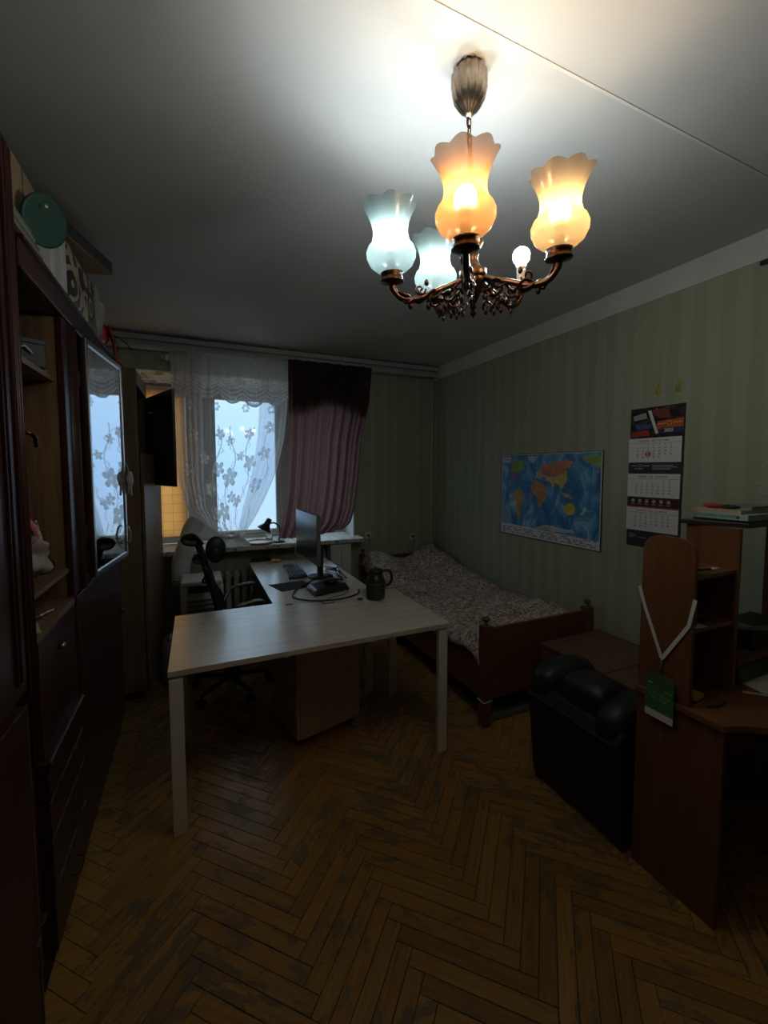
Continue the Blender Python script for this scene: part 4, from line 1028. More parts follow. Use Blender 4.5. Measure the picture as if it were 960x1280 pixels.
# ------------------------------------------------------------------ black armchair (its back to us)
A = thing('armchair', 'black leatherette armchair turned with its back to the room', 'armchair', (1.9, 1.34, 0))
def slab(x_, y_, z_):
    return (x_, y_, z_)
pts = [(1.575, .03), (1.560, .10), (1.525, .46), (1.560, .52), (1.62, .50), (1.68, .40), (1.68, .03)]
mb = MB().prism(pts, .50, ((0, 1.10, 0), (1, 0, 0), (0, 0, 1), (0, 1, 0)))
part('back_shell', mb, M['leather'], A, bevel=.012, seg=3)
part('back_cushion', cushion(1.66, 1.335, .535, .095, .125, .11, 3.0, amp=.03, seed=70), M['leather'], A)
part('armrest', cushion(1.72, 1.545, .50, .19, .085, .125, 2.8, amp=.02, seed=71), M['leather'], A)
part('armrest', cushion(1.72, 1.170, .49, .19, .080, .125, 2.8, amp=.02, seed=72), M['leather'], A)
part('arm_panel', MB().box(1.62, 1.93, 1.50, 1.60, .03, .46), M['leather'], A, bevel=.02, seg=3); part('arm_panel', MB().box(1.62, 1.93, 1.11, 1.20, .03, .46), M['leather'], A, bevel=.02, seg=3)
part('seat', cushion(1.80, 1.34, .33, .15, .15, .07, 4, amp=.02, seed=73), M['leather'], A)
part('piping', MB().tube(spline([(1.522, 1.60, .47), (1.516, 1.50, .475), (1.516, 1.35, .475), (1.516, 1.20, .475), (1.522, 1.10, .47)], 6), .006, 8), M['leather'], A)
part('label', MB().box(1.563, 1.5655, 1.175, 1.235, .105, .155), M['whitebag'], A, label='small white tag near the floor')
for (fx, fy) in ((1.60, 1.12), (1.60, 1.58), (1.90, 1.12), (1.90, 1.58)): part('foot', MB().box(fx - .015, fx + .015, fy - .015, fy + .015, 0, .035), M['black'], A)

# ------------------------------------------------------------------ corner desk and hutch on the right
K = thing('corner_desk', 'brown cherry-laminate corner desk with a curved front edge', 'desk', (2.0, .6, 0))
PX = 1.60
part('side_panel', MB().box(PX, PX + .018, .772, 1.075, 0, .717), M['cherry'], K, bevel=.001)
curve = [(PX - .012, 1.08), (PX - .012, .768)] + [tuple(q.xy) for q in bez((PX - .012, .768, 0), (PX + .20, .73, 0), (PX + .22, .45, 0), (PX + .50, .30, 0), 14)][1:] + [(XW - .02, .20), (XW - .02, 1.08)]
part('desktop', MB().prism([(p[0], p[1]) for p in curve][::-1], .022, ((0, 0, .718), (1, 0, 0), (0, 1, 0), (0, 0, 1))), M['cherry_x'], K, bevel=.0015)
part('back_panel', MB().box(PX + .02, XW - .02, 1.04, 1.056, .25, .716), M['cherry_x'], K)
part('side_panel', MB().box(XW - .04, XW - .022, .30, 1.03, 0, .716), M['cherry'], K)
DZ = .7405
Hh = thing('desk_hutch', 'cherry-laminate shelf tower with a rounded end board on the corner desk', 'shelf unit', (1.75, .97, DZ))
# rounded end board facing the room
def rrect(w0, w1, z0, z1, r, n=6):
    pts = [(w0, z0), (w1, z0)]
    pts += [(w1 - r + r * math.cos(a), z1 - r + r * math.sin(a)) for a in [PI / 2 * k / n for k in range(n + 1)]]
    pts += [(w0 + r + r * math.cos(a), z1 - r + r * math.sin(a)) for a in [PI / 2 + PI / 2 * k / n for k in range(n + 1)]]
    return pts
part('end_board', MB().prism(rrect(.884, 1.075, DZ, 1.350, .062), .016, ((PX, 0, 0), (0, 1, 0), (0, 0, 1), (1, 0, 0))), M['cherry'], Hh, bevel=.001)
part('inner_board', MB().box(1.862, 1.878, .880, 1.070, DZ, 1.375), M['cherry'], Hh)
part('shelf', MB().box(PX + .0165, 1.8615, .887, 1.070, 1.205, 1.220), M['cherry_x'], Hh)
part('shelf', MB().box(PX + .0165, 1.8615, .887, 1.070, 1.010, 1.025), M['cherry_x'], Hh)
part('back_board', MB().box(PX + .0165, 1.8615, 1.0705, 1.075, DZ, 1.19), M['cherry_x'], Hh)
part('top_shelf', MB().prism([(1.84, 1.085), (1.90, .873), (2.50, .86), (2.50, 1.085)][::-1], .018, ((0, 0, 1.376), (1, 0, 0), (0, 1, 0), (0, 0, 1))), mat('dark_edge_laminate', (.035, .022, .018), .4), Hh, bevel=.002)
part('inner_board', MB().box(2.48, 2.496, .875, 1.07, DZ, 1.375), M['cherry'], Hh)
# lanyard and badge
L_ = thing('lanyard', 'white lanyard looped over the rounded end board, green badge hanging', 'lanyard', (PX - .004, .98, .8))
def ribbon(pts, w):
    pts = [Vector(p) for p in pts]; vs = []
    for i, p in enumerate(pts):
        d = (pts[min(i + 1, len(pts) - 1)] - pts[max(i - 1, 0)]).normalized(); s_ = Vector((1, 0, 0)).cross(d) * (w / 2)
        vs += [p + s_, p - s_]
    return MB().add(vs, [(2 * i, 2 * i + 1, 2 * i + 3, 2 * i + 2) for i in range(len(pts) - 1)])
part('strap', ribbon([(PX - .003, 1.082, 1.14), (PX - .004, 1.055, 1.06), (PX - .004, 1.02, .975), (PX - .005, .984, .885)], .013), M['paper'], L_, solid=.001)
part('strap', ribbon([(PX - .003, .878, 1.14), (PX - .004, .895, 1.04), (PX - .006, .945, .95), (PX - .007, .982, .885)], .013), M['paper'], L_, solid=.001)
part('clip', MB().tube([(PX - .006, .983, .886), (PX - .007, .982, .865), (PX - .007, .986, .845), (PX - .007, .980, .825)], .003, 6), M['chrome'], L_)
bx = PX - .018
yb0, yb1 = .905, 1.035          # badge spans this in y
bd = part('badge', MB().box(bx - .0015, bx, .925, 1.030, .652, .800), mat('badge_green', (.05, .17, .055), .4), L_)
part('badge_strip', MB().box(bx - .0022, bx - .0016, .925, 1.030, .652, .679), M['paper'], bd)
part('badge_sleeve', MB().box(bx - .0015, bx, .925, 1.030, .801, .828), mat('clear_sleeve', (.10, .12, .10), .2), L_)
gl_ = mat('pale_green_ink', (.28, .44, .26), .6)
text('badge_lettering', 'СТРОЙКА\nМЕЧТЫ', .0165, ((bx - .0025, .977, .735), (0, -1, 0), (0, 0, 1)), bd, gl_)
text('badge_lettering', 'всегда', .008, ((bx - .0025, .945, .768), (0, -1, 0), (0, 0, 1)), bd, gl_)
part('badge_logo', MB().box(bx - .0025, bx - .002, 1.005, 1.020, .782, .786), M['paper'], bd)
# books on the top shelf
ZB = 1.3945
def book(name_lab, x0, x1, y0, y1, z0, z1, cov, spine_lab=None, rot=0, group='books on the hutch top'):
    T = thing('book', name_lab, 'book', ((x0 + x1) / 2, (y0 + y1) / 2, z0), rot, group)
    wm = worldm(T); hx, hy, h = (x1 - x0) / 2, (y1 - y0) / 2, z1 - z0
    part('cover', MB(wm).box(-hx, hx, -hy, hy, 0, .002).box(-hx, hx, -hy, hy, h - .002, h).box(-hx, -hx + .002, -hy, hy, .002, h - .002), cov, T)
    part('pages', MB(wm).box(-hx + .0022, hx - .004, -hy + .003, hy - .003, .0022, h - .0022), mat('page_block', (.45, .44, .40), .9), T)
    return T, wm, hx, hy, h
teal = mat('pale_teal_cover', (.30, .50, .46), .5); crm = mat('cream_cover', (.50, .42, .30), .6)
dkc = mat('dark_book_cover', (.03, .03, .032), .4)
book('thin dark book at the very bottom of the pile on the hutch', 1.905, 2.16, .885, 1.075, ZB, ZB + .008, dkc, rot=.05)
T, wm, hx, hy, h = book('pale teal book with dark lettering on its spine, low in the pile', 1.90, 2.13, .882, 1.055, ZB + .0085, ZB + .030, teal, rot=.03)
ink = mat('dark_teal_ink', (.02, .10, .11), .6)
R3 = wm.to_3x3()
text('spine_lettering', '2025 НАЙТИ И УДЕРЖАТЬ', .012, (wm @ Vector((-hx - .0006, .02, h / 2)), R3 @ Vector((0, -1, 0)), (0, 0, 1)), T, ink)
part('spine_emblem', MB(wm).lathe([(.006, 0), (.006, .0008)], (-hx, -.055, h / 2), 14, frame=Matrix.Rotation(-PI / 2, 4, 'Y')), mat('maroon_ink', (.25, .03, .03), .6), T)
T, wm, hx, hy, h = book('cream book with an orange lettered spine above the teal one', 1.91, 2.11, .905, 1.075, ZB + .0305, ZB + .046, crm, rot=.0)
R3 = wm.to_3x3()
text('spine_lettering', 'ПРОДАЖИ НА МАКСИМУМ', .009, (wm @ Vector((-hx - .0006, .02, h / 2)), R3 @ Vector((0, -1, 0)), (0, 0, 1)), T, mat('orange_ink', (.6, .25, .08), .6))
book('grey-covered book topmost in the pile on the hutch', 1.99, 2.20, .90, 1.03, ZB + .0465, ZB + .058, mat('grey_cover', (.20, .20, .18), .5), rot=-.05)
T = thing('folding_case', 'red and black folding case lying on the pile of books', 'case', (1.93, .99, ZB + .0465))
part('red_half', MB().blob((1.945, 1.018, ZB + .0565), (.020, .040, .0095), 14, 9), M['red'], T)
part('black_half', MB().blob((1.945, .960, ZB + .0560), (.018, .036, .009), 14, 9), M['blacks'], T)
o = part('paper_sheet', MB().box(2.17, 2.42, .89, 1.05, ZB + .0005, ZB + .004, rot=.05), M['paper'], None); tag(o, 'loose white sheets lying beside the books on the hutch', 'paper')
# hutch contents
T = thing('stationery', 'black pen with white tip and folded notes on the upper shelf of the hutch', 'stationery', (1.70, .93, 1.2205))
part('note', MB().box(1.635, 1.72, .895, .96, 1.2206, 1.2225, rot=.2), M['grey'], T); part('pen', MB().tube([(1.67, .93, 1.2275), (1.75, .915, 1.2275)], .0045, 8), M['black'], T); part('pen_tip', MB().tube([(1.75, .915, 1.2275), (1.79, .908, 1.2275)], [.006, .002], 8), M['paper'], T)
o = part('coiled_headset', MB().tube([(1.72 + .045 * math.cos(a), .955 + .035 * math.sin(a), 1.034 + .004 * (k % 7)) for k, a in enumerate([j * .42 for j in range(42)])], .005, 6), M['blacks'], None); tag(o, 'coiled black cable on the lower shelf of the hutch', 'cable')
o = part('white_card', MB().box(1.625, 1.70, .889, .98, 1.0255, 1.0275, rot=-.25), M['paper'], None, bevel=.0005); tag(o, 'white card sticking out of the lower hutch shelf', 'card')
o = part('blue_box', MB().box(1.621, 1.655, .90, .95, 1.029, 1.13), mat('slate_blue_card', (.06, .10, .14), .5), None, bevel=.002); tag(o, 'upright slate blue packet just inside the end board', 'packet')
T = thing('small_carton', 'yellow and black small box on the desk under the hutch', 'box', (1.66, .90, DZ), .1)
wm = worldm(T); part('box_body', MB(wm).box(-.03, .03, -.018, .018, 0, .034), mat('yellow_card', (.42, .33, .06), .5), T, bevel=.001); part('box_band', MB(wm).box(-.0305, .0305, -.0185, .0185, .010, .020), M['black'], T)
o = part('charger_lead', MB().tube(spline([(1.66, .86, DZ + .004), (1.70, .845, DZ + .004), (1.76, .85, DZ + .004)], 6), .003, 6), M['black'], None); tag(o, 'short black lead in front of the yellow box', 'cable')
o = part('grey_pouch', cushion(1.72, 1.00, DZ + .035, .06, .04, .034, 2.8, amp=.15, seed=80), M['blackcloth'], None); tag(o, 'dark pouch under the shelves of the hutch', 'pouch')
o = part('pen', MB().tube([(1.90, .862, DZ + .0045), (1.97, .795, DZ + .0045)], .0042, 8), M['paper'], None); tag(o, 'white pen lying on the corner desk top', 'pen')
o = part('paper_sheet', MB().box(1.98, 2.20, .80, .98, DZ + .0005, DZ + .003, rot=-.2), M['paper'], None); tag(o, 'white paper sheet under the black box on the corner desk', 'paper')
o = part('black_box', MB().box(1.95, 2.25, .90, 1.03, DZ + .0035, DZ + .07), M['black'], None, bevel=.004); tag(o, 'black box on the paper under the laptop screen', 'box')
o = part('brown_book', MB().box(1.95, 2.22, .91, 1.03, DZ + .0705, DZ + .10), M['cherry_x'], None, bevel=.002); tag(o, 'brown box lying on the black box at the desk back', 'box')
T = thing('laptop_lid', 'grey laptop screen slanting into the picture on the corner desk', 'laptop', (2.2, .85, DZ))
part('lid', MB().prism([(0, 0), (.34, 0), (.34, .24), (0, .24)], .012, ((1.96, .945, .955), (.96, -.25, -.12), (.10, .45, .0), (0, 0, 1))), mat('grey_green_screen', (.22, .24, .22), .35), T, bevel=.002)
part('support', MB().box(2.10, 2.30, .93, 1.03, DZ + .1, .953), M['black'], T)

# ------------------------------------------------------------------ wall items
XM = XW - .002
def wallpt(y, z, d=0): return Vector((XM - d, y, z))
def wpoly(pts, th, d):
    """pts in (y, z) on the right wall"""
    return MB().prism([(p[0], p[1]) for p in pts], -th, ((XM - d, 0, 0), (0, 1, 0), (0, 0, 1), (1, 0, 0)))
MAP = thing('world_map', 'colourful wall map of the world in a thin dark frame', 'map', (XM, 2.53, 1.028))
my0, mz0, mw, mh = 3.046, 1.028, 1.04, .70
def muv(u, v): return (my0 - u * mw, mz0 + v * mh)
part('map_sheet', wpoly([muv(0, 0), muv(1, 0), muv(1, 1), muv(0, 1)], .004, 0), M['paper'], MAP)
fr = MB()
for q in ((0, 0, 1, .006), (0, .994, 1, 1), (0, 0, .004, 1), (.996, 0, 1, 1)):
    b_ = wpoly([muv(q[0], q[1]), muv(q[2], q[1]), muv(q[2], q[3]), muv(q[0], q[3])], .007, 0); fr.add(b_.v, b_.f)
part('frame', fr, mat('navy_frame', (.015, .02, .04), .4), MAP)
m = mat('printed_ocean', (.03, .16, .40), .4); t = NT(m)
f = t.noise(t.mapping((1, 1.6, 1)), 5.5, 6, .62, .8)
t.color(t.ramp(f, [(.36, (.02, .12, .33)), (.50, (.04, .24, .52)), (.60, (.16, .42, .66)), (.68, (.42, .60, .72))]))
oc = part('ocean', wpoly([muv(.014, .135), muv(.986, .10), muv(.986, .985), muv(.014, .985)], .0006, .0042), m, MAP)
LAND = dict(russia=((.62, .26, .16), [(0.441, 0.814), (0.487, 0.864), (0.588, 0.904), (0.699, 0.919), (0.759, 0.893), (0.747, 0.837), (0.728, 0.814), (0.701, 0.83), (0.675, 0.773), (0.592, 0.731), (0.504, 0.746), (0.458, 0.78)]),
 europe=((.62, .48, .34), [(0.403, 0.779), (0.458, 0.793), (0.504, 0.746), (0.452, 0.701), (0.412, 0.727)]),
 asia=((.66, .56, .14), [(0.504, 0.746), (0.592, 0.731), (0.675, 0.773), (0.704, 0.821), (0.72, 0.703), (0.694, 0.653), (0.665, 0.603), (0.637, 0.634), (0.601, 0.666), (0.584, 0.611), (0.558, 0.671), (0.505, 0.703)]),
 africa=((.58, .28, .12), [(0.358, 0.637), (0.405, 0.691), (0.491, 0.66), (0.518, 0.569), (0.51, 0.49), (0.459, 0.377), (0.432, 0.387), (0.413, 0.499), (0.351, 0.564)]),
 canada=((.26, .40, .12), [(0.144, 0.944), (0.293, 0.913), (0.278, 0.831), (0.219, 0.773), (0.11, 0.786)]),
 states=((.40, .13, .36), [(0.11, 0.786), (0.219, 0.773), (0.202, 0.721), (0.143, 0.667), (0.117, 0.719)]),
 brazil=((.55, .36, .10), [(0.169, 0.561), (0.232, 0.571), (0.285, 0.506), (0.266, 0.413), (0.235, 0.224), (0.207, 0.23), (0.191, 0.386), (0.165, 0.496)]),
 australia=((.72, .54, .04), [(0.684, 0.409), (0.723, 0.454), (0.769, 0.459), (0.79, 0.39), (0.753, 0.321), (0.692, 0.346)]),
 alaska=((.28, .46, .12), [(0.821, 0.937), (0.899, 0.964), (0.983, 0.939), (0.986, 0.829), (0.925, 0.851), (0.853, 0.906)]),
 mexico=((.50, .14, .34), [(0.949, 0.836), (0.986, 0.829), (0.98, 0.777)]),
 greenland=((.55, .66, .70), [(0.317, 0.974), (0.414, 0.961), (0.385, 0.893), (0.33, 0.911)]),
 antarctica=((.60, .64, .64), [(0.409, 0.143), (0.532, 0.186), (0.683, 0.177), (0.796, 0.157), (0.69, 0.13), (0.425, 0.12)]),
 islands=((.62, .50, .30), [(0.66, 0.57), (0.735, 0.536), (0.762, 0.506), (0.695, 0.516)]),
 zealand=((.50, .60, .58), [(0.864, 0.431), (0.887, 0.416), (0.842, 0.336), (0.832, 0.357)]))
for kx, (cc, pl) in LAND.items():
    c_ = Vector((sum(p[0] for p in pl) / len(pl), sum(p[1] for p in pl) / len(pl))); rn = random.Random(kx); q = []
    for i in range(len(pl)):
        a, b = Vector(pl[i]), Vector(pl[(i + 1) % len(pl)])
        for s_ in range(6):
            p = a.lerp(b, s_ / 6); p += Vector((rn.uniform(-1, 1), rn.uniform(-1, 1))) * .009; q.append(muv(p.x, p.y))
    m_ = noisy('printed_' + kx, tuple(k * .75 for k in cc), tuple(min(1, k * 1.15) for k in cc), 14, .5)
    part('continent', wpoly(q, .0005, .0049), m_, MAP)
inkb = mat('black_ink', (.03, .03, .035), .7)
part('title_box', wpoly([muv(.02, .90), muv(.115, .90), muv(.115, .965), muv(.02, .965)], .0005, .0049), M['paper'], MAP)
text('title_lettering', 'МИР', .042, (Vector((XM - .0062, muv(.067, 0)[0], muv(0, .932)[1])), (0, -1, 0), (0, 0, 1)), MAP, mat('red_ink', (.45, .06, .06), .6))
inset = wpoly([muv(.014, .14), muv(.13, .14), muv(.13, .33), muv(.014, .33)], .0005, .0049)
part('inset_panel', inset, mat('pale_blue_ink', (.25, .42, .55), .6), MAP)
lg = MB(); rn = random.Random(5)
for row in range(4):
    u = .03
    while u < .96:
        w_ = rn.uniform(.02, .055); v = .088 - row * .020
        if rn.random() < .86:
            b_ = wpoly([muv(u, v), muv(min(u + w_, .97), v), muv(min(u + w_, .97), v + .008), muv(u, v + .008)], .0004, .0042); lg.add(b_.v, b_.f)
        u += w_ + rn.uniform(.008, .03)
part('legend_lines', lg, inkb, MAP)
# clips
ym = mat('yellow_plastic_clip', (.65, .52, .06), .4)
for k, (yy, lab) in enumerate(((1.655, 'yellow plastic hook on the wallpaper, the one nearer the map'), (1.535, 'yellow plastic hook on the wallpaper, the one nearer the corner desk'))):
    T = thing('wall_hook', lab, 'hook', (XM, yy, 2.05), group='yellow hooks above the calendar')
    part('loop', MB().tube([wallpt(yy - .012, 2.115, .006), wallpt(yy + .006, 2.112, .006), wallpt(yy + .018, 2.045, .006), wallpt(yy - .010, 2.045, .006)], .003, 6, True), ym, T)
    part('pin', MB().tube([wallpt(yy - .001, 2.105, .008), wallpt(yy + .002, 2.05, .008)], .004, 6), ym, T)
# calendar
CAL = thing('wall_calendar', 'long three-month wall calendar on the green wallpaper, dark photo header', 'calendar', (XM, 1.65, 1.13))
cy0, cy1 = 1.818, 1.492
cw = cy0 - cy1
part('backing', wpoly([(cy0, 1.115), (cy1, 1.115), (cy1, 1.975), (cy0, 1.975)], .004, 0), inkb, CAL)
def cbox(u0, u1, z0, z1, d, mt, nm, par=CAL, th=.001): return part(nm, wpoly([(cy0 - u0 * cw, z0), (cy0 - u1 * cw, z0), (cy0 - u1 * cw, z1), (cy0 - u0 * cw, z1)], th, d), mt, par)
photo = noisy('printed_night_photo', (.012, .012, .014), (.10, .09, .085), 18, .3, detail=6, stretch=(1, 1, 2.5), pos=(.45, .7))
P1 = cbox(.01, .99, 1.795, 1.972, .0042, photo, 'header_picture')
def cpoly(pts, mt, nm, d=.0054): return part(nm, wpoly([(cy0 - u * cw, z) for u, z in pts], .0006, d), mt, P1)
orr = mat('orange_print', (.52, .10, .035), .4); navy = mat('navy_print', (.03, .045, .14), .4)
cpoly([(.35, 1.955), (.72, 1.965), (.75, 1.90), (.55, 1.905)], mat('rust_print', (.22, .05, .03), .4), 'picture_patch')
cpoly([(.05, 1.93), (.30, 1.945), (.33, 1.91), (.08, 1.90)], mat('silver_print', (.35, .35, .32), .4), 'picture_patch')
cpoly([(.10, 1.875), (.42, 1.875), (.42, 1.85), (.14, 1.845)], mat('blue_print', (.05, .10, .28), .4), 'picture_patch')
cpoly([(.04, 1.83), (.36, 1.84), (.38, 1.805), (.02, 1.803)], mat('red_print', (.40, .05, .03), .4), 'picture_patch')
cpoly([(.34, 1.955), (.40, 1.955), (.55, 1.815), (.50, 1.812)], M['paper'], 'picture_patch', .0061)
cpoly([(.52, 1.885), (.985, 1.895), (.985, 1.845), (.52, 1.842)], orr, 'title_band')
cpoly([(.52, 1.841), (.985, 1.844), (.985, 1.815), (.55, 1.812)], navy, 'title_band')
yel = mat('yellow_ink', (.75, .45, .12), .5)
part('emblem', MB().tube([(XM - .0068, 1.577 + .013 * math.cos(a), 1.870 + .013 * math.sin(a)) for a in [k * PI / 8 for k in range(16)]], .0018, 5, True), yel, P1)
part('title_stroke', wpoly([(1.642, 1.866), (1.597, 1.867), (1.597, 1.873), (1.642, 1.872)], .0005, .0062).add(*(lambda b: (b.v, b.f))(wpoly([(1.557, 1.868), (1.505, 1.871), (1.505, 1.877), (1.557, 1.874)], .0005, .0062))), yel, P1)
text('year_lettering', '2025', .026, (Vector((XM - .0066, 1.578, 1.829)), (0, -1, 0), (0, 0, 1)), P1, M['paper'], bold=.0006)
def month(z0, z1, head, grid_, nm, headm):
    pg = cbox(-.012, .965, z0, z1, .0045, M['paper'], 'month_page', th=.0025)
    hx_ = z1 - .018
    text('month_lettering', head, .0145, (Vector((XM - .0075, 1.665, hx_)), (0, -1, 0), (0, 0, 1)), pg, headm)
    part('rule', wpoly([(cy0 - .0 * cw, z1 - .032), (cy0 - .95 * cw, z1 - .032), (cy0 - .95 * cw, z1 - .0305), (cy0, z1 - .0305)], .0004, .0071), inkb, pg)
    for r_, row in enumerate(grid_):
        for c_, dd in enumerate(row):
            if dd: text('day', str(dd), .0155, (Vector((XM - .0075, cy0 - (.17 + .103 * c_) * cw, z1 - .043 - .0185 * r_)), (0, -1, 0), (0, 0, 1)), pg, inkb)
    return pg
def grid_(first_col, nd):
    rows = []; row = [0] * first_col
    for d in range(1, nd + 1):
        row.append(d)
        if len(row) == 7: rows.append(row); row = []
    if row: rows.append(row)
    return rows
redi = mat('calendar_red', (.45, .03, .05), .5)
p_ = month(1.642, 1.790, 'ОКТЯБРЬ   2025   OCTOBER', grid_(2, 31), 'a', inkb)
mkz = 1.790 - .043 - .0185 * 3
part('date_marker', frame_m := wpoly([(cy0 - .325 * cw, mkz - .011), (cy0 - .425 * cw, mkz - .011), (cy0 - .425 * cw, mkz + .011), (cy0 - .325 * cw, mkz + .011)], .002, .0085).add(*(lambda b: (b.v, b.f))(MB())), redi, p_)
text('marker_day', '22', .016, (Vector((XM - .0110, cy0 - .376 * cw, mkz)), (0, -1, 0), (0, 0, 1)), p_, M['paper'], bold=.0005)
p2 = cbox(-.005, .97, 1.578, 1.640, .0045, inkb, 'advert_band')
gi = mat('grey_ink', (.45, .45, .45), .6)
b2 = MB()
for (u0, u1, zz_) in ((.05, .17, 1.619), (.27, .40, 1.619), (.46, .83, 1.622), (.46, .90, 1.611), (.46, .80, 1.600), (.12, .28, 1.601)):
    q = wpoly([(cy0 - u0 * cw, zz_), (cy0 - u1 * cw, zz_), (cy0 - u1 * cw, zz_ + .004), (cy0 - u0 * cw, zz_ + .004)], .0004, .0056); b2.add(q.v, q.f)
part('advert_lines', b2, gi, p2)
part('emblem', MB().tube([(XM - .0062, cy0 - .22 * cw + .009 * math.cos(a), 1.621 + .009 * math.sin(a)) for a in [k * PI / 8 for k in range(16)]], .0013, 5, True), gi, p2)
month(1.428, 1.572, 'НОЯБРЬ   2025   NOVEMBER', grid_(5, 30), 'b', inkb)
p3 = cbox(-.005, .97, 1.372, 1.424, .0045, mat('maroon_print', (.05, .012, .014), .5), 'advert_band')
for k in range(6):
    part('badge_spot', MB().lathe([(.011, 0), (.011, .0006)], (XM - .0058, cy0 - (.11 + .135 * k) * cw, 1.403), 16, frame=Matrix.Rotation(-PI / 2, 4, 'Y')), gi, p3)
b2 = MB()
for k in range(6):
    q = wpoly([(cy0 - (.07 + .135 * k) * cw, 1.382), (cy0 - (.15 + .135 * k) * cw, 1.382), (cy0 - (.15 + .135 * k) * cw, 1.386), (cy0 - (.07 + .135 * k) * cw, 1.386)], .0004, .0056); b2.add(q.v, q.f)
part('advert_lines', b2, gi, p3)
cbox(-.005, .97, 1.364, 1.371, .0045, redi, 'red_rule')
month(1.218, 1.362, 'ДЕКАБРЬ   2025   DECEMBER', grid_(0, 31), 'c', redi)
b2 = MB()
for (u0, u1, zz_) in ((.05, .16, 1.190), (.05, .20, 1.180), (.05, .14, 1.170), (.25, .40, 1.172)):
    q = wpoly([(cy0 - u0 * cw, zz_), (cy0 - u1 * cw, zz_), (cy0 - u1 * cw, zz_ + .003), (cy0 - u0 * cw, zz_ + .003)], .0004, .0045); b2.add(q.v, q.f)
part('advert_lines', b2, gi, CAL)
part('hanging_eyelet', MB().lathe([(.004, 0), (.004, .001)], (XM - .0075, 1.655, 1.962), 12, frame=Matrix.Rotation(-PI / 2, 4, 'Y')), M['steel'], CAL)
# sockets on the far wall
for k, (sx, sz, lab) in enumerate(((1.72, .875, 'small wall socket with a short plug near the white cabinet'), (2.27, .830, 'wall socket with a dangling cord above the bed head'))):
    T = thing('wall_socket', lab, 'socket', (sx, YW, sz))
    part('plate', MB().box(sx - .035, sx + .035, YW - .012, YW - .0005, sz - .035, sz + .035), M['whitewarm'], T, bevel=.004)
    part('plug', MB().lathe([(.018, 0), (.016, .03)], (sx, YW - .012, sz), 14, frame=Matrix.Rotation(PI / 2, 4, 'X')), M['grey'], T)
    part('cord', MB().tube(spline([(sx, YW - .04, sz - .005), (sx + .01, YW - .035, sz - .06), (sx - .01, YW - .02, sz - .13)], 6), .003, 6), M['grey'], T)
# cable running down the corner
o = part('corner_cable', MB().tube([(XW - .03, YW - .012, .08), (XW - .03, YW - .012, 2.60)], .005, 6), M['frieze'], None); tag(o, 'thin pale cable running down the far room corner', 'cable')
T = thing('wall_bracket', 'small dark bracket under the white frieze at the picture edge', 'bracket', (XM, 1.16, 2.59))
part('plate', MB().box(XM - .012, XM, 1.135, 1.178, 2.585, 2.607), M['black'], T, bevel=.002)

# ------------------------------------------------------------------ chandelier
HX, HY, HZ = .775, 1.075, 2.156
CH = thing('chandelier', 'five-armed bronze chandelier with opal glass shades, one bulb bare', 'chandelier', (HX, HY, HZ))
part('ceiling_canopy', MB().lathe([(.040, 2.748), (.048, 2.735), (.050, 2.70), (.042, 2.665), (.026, 2.640), (.012, 2.628), (.008, 2.618)], (HX - .022, HY, 0), 84, flute=lambda a, i, r, h: (r * (1 + (.07 * math.cos(14 * a) if 0 < i < 6 else 0)), h)), M['nickel'], CH)
ck = part('chain', MB(), None, CH) if False else None
nl = 13; zt, zb_ = 2.618, 2.292
lk = MB()
for k in range(nl):
    zc = zt - (k + .5) * (zt - zb_) / nl; L2 = (zt - zb_) / nl * .68; xx = HX - .022 + .022 * (k / nl)
    ax = (1, 0) if k % 2 == 0 else (0, 1)
    part('chain_link', MB().tube([(xx + ax[0] * .0068 * math.cos(a), HY + ax[1] * .0068 * math.cos(a), zc + L2 * math.sin(a)) for a in [j * PI / 6 for j in range(12)]], .0020, 6, True), M['bronze'], CH)
part('supply_wire', MB().tube(spline([(HX - .022, HY + .004, 2.62), (HX - .014, HY + .007, 2.5), (HX - .004, HY - .004, 2.4), (HX + .002, HY + .003, 2.29)], 6), .0018, 6), mat('red_wire', (.25, .04, .03), .5), CH)
TILT = Matrix.Translation((HX, HY, HZ)) @ Matrix.Rotation(.092, 4, 'X') @ Matrix.Rotation(-.089, 4, 'Y')
def tl_(prof, c=(0, 0, 0), n=28, **k): return MB(TILT).lathe(prof, c, n, **k)
part('finial', tl_([(.001, -.098), (.008, -.090), (.010, -.082), (.004, -.076), (.012, -.070), (.006, -.062)]), M['bronze'], CH)
part('hub', tl_([(.006, -.062), (.018, -.040), (.031, -.015), (.036, .0), (.037, .012), (.034, .016)]), M['bronze'], CH)
part('hub_collar', tl_([(.038, .012), (.040, .018), (.040, .034), (.030, .040), (.020, .048), (.014, .066), (.018, .078), (.010, .084)]), M['copper'], CH)
part('hub_ball', tl_([(.010, .084), (.022, .092), (.029, .108), (.026, .126), (.014, .138), (.006, .142), (.004, .155)], flute=lambda a, i, r, h: (r * (1 + .05 * math.cos(8 * a)), h)), M['gold'], CH)
arm_r = .242
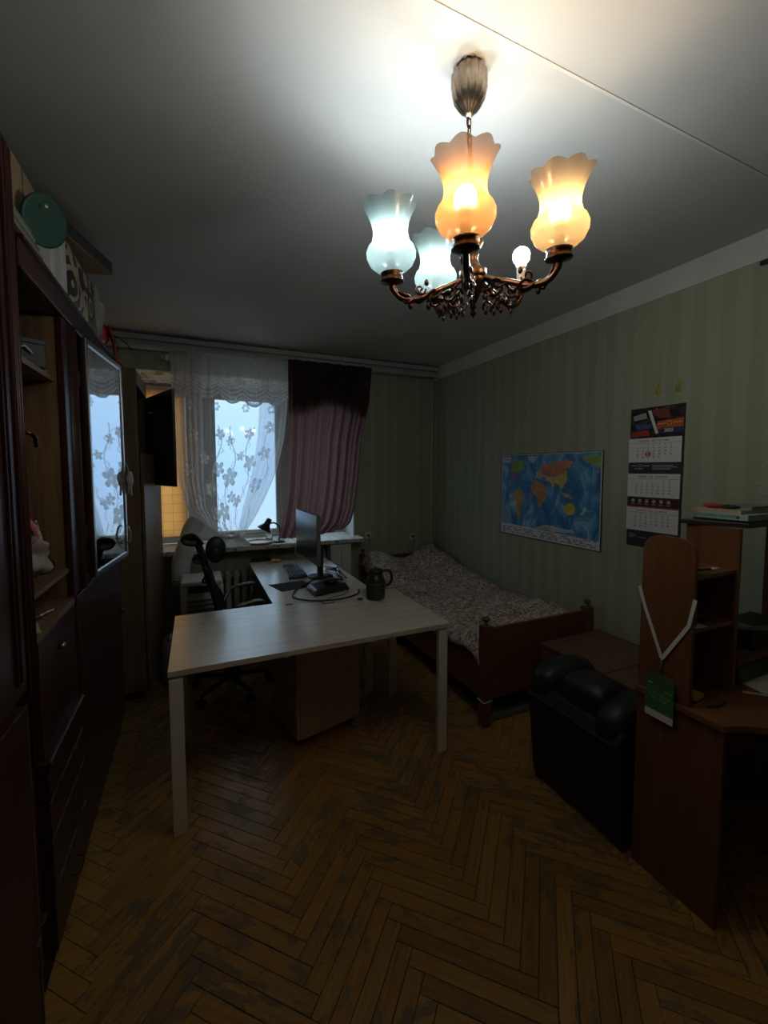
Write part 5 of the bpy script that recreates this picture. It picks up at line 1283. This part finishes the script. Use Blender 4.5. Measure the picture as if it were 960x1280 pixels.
for k in range(5):
    ph = math.radians(158 + 72 * k)
    Mk = TILT @ Matrix.Rotation(ph, 4, 'Z')
    arm = part('arm', MB(Mk).tube(spline([(.030, 0, .012), (.070, 0, -.004), (.12, 0, -.022), (.17, 0, -.040), (.215, 0, -.036), (.240, 0, -.010), (.242, 0, .004)], 7), [.0075] * 10 + [.009] * 33, 10), M['copper'], CH)
    sc1 = MB(Mk)
    for sgn, amp in ((1, .011), (-1, .012), (1, .008)):
        pts = []
        for j in range(46):
            s_ = j / 45; x = .035 + .20 * s_; zc = -.004 - .036 * math.sin(s_ * PI * .55) + (.030 * max(0, s_ - .85) / .15)
            pts.append((x, sgn * amp * math.sin(s_ * 15 + sgn), zc + sgn * amp * math.cos(s_ * 15)))
        sc1.tube(pts, .0038, 6)
    part('vine_ornament', sc1, M['bronze'], arm)
    sc2 = MB(Mk)
    def spiral(cx_, cz_, r0, turns, sg, st=0): return [(cx_ + r0 * (1 - .8 * q) * math.cos(st + sg * 2 * PI * turns * q), .006 * math.sin(9 * q), cz_ + r0 * (1 - .8 * q) * math.sin(st + sg * 2 * PI * turns * q)) for q in [j / 22 for j in range(23)]]
    sc2.tube(spiral(.075, -.030, .024, 1.2, 1, PI / 2), .0038, 6).tube(spiral(.115, -.046, .022, 1.2, -1, PI / 2), .0038, 6).tube(spiral(.055, -.052, .018, 1.1, -1, 0), .0034, 6).tube(spiral(.160, -.012, .018, 1.2, 1, PI), .0032, 6)
    for (lx, lz) in ((.060, -.074), (.085, -.064), (.100, -.072), (.135, -.062), (.19, -.058), (.14, .006)):
        sc2.blob((lx, 0, lz), (.007, .005, .010), 8, 6)
    part('scroll_ornament', sc2, M['bronze'], arm, kind='stuff')
    cupc = (arm_r, 0, 0)
    part('cup', MB(Mk).lathe([(.008, .000), (.016, .006), (.034, .010), (.036, .014), (.032, .016), (.031, .030), (.034, .036), (.030, .037), (.028, .018)], cupc, 26), M['bronze'], arm)
    warm = k in (1, 2)
    bare = (k == 3)
    part('socket', MB(Mk).lathe([(.014, .016), (.014, .074), (.0145, .076)], cupc, 16), M['white'] if bare else M['whitewarm'], arm)
    dz_ = 0 if bare else .006
    part('bulb_base', MB(Mk).lathe([(.0135, .0765 + dz_), (.015, .080 + dz_), (.021, .100 + dz_)], cupc, 16), M['white'], arm)
    part('bulb', MB(Mk).lathe([(.022, .1005 + dz_), (.026, .108 + dz_), (.0275, .118 + dz_), (.026, .128 + dz_), (.021, .137 + dz_), (.012, .143 + dz_), (.003, .145 + dz_)], cupc, 16), M['bulb_warm'] if warm else M['bulb_cool'], arm, label='bare lit bulb' if bare else None)
    if not bare:
        prof = [(.028, .036), (.045, .042), (.062, .056), (.072, .076), (.073, .092), (.066, .108), (.060, .112), (.055, .122), (.051, .138), (.051, .152), (.055, .170), (.062, .188), (.071, .204), (.078, .215)]
        def fl(a, i, r, h):
            q = max(0, (i - 10) / 3)
            return r * (1 + .05 * q * math.cos(8 * a)), h + .008 * q * abs(math.cos(4 * a)) - .004 * q
        part('glass_shade', MB(Mk).lathe(prof, cupc, 64, flute=fl, cap=False), M['opal_warm'] if k == 1 else (M['opal_cream'] if k == 2 else M['opal_cool']), arm,
             label={1: 'amber lit glass shade', 2: 'cream lit glass shade', 0: 'cool white lit glass shade', 4: 'cool white lit glass shade'}[k])
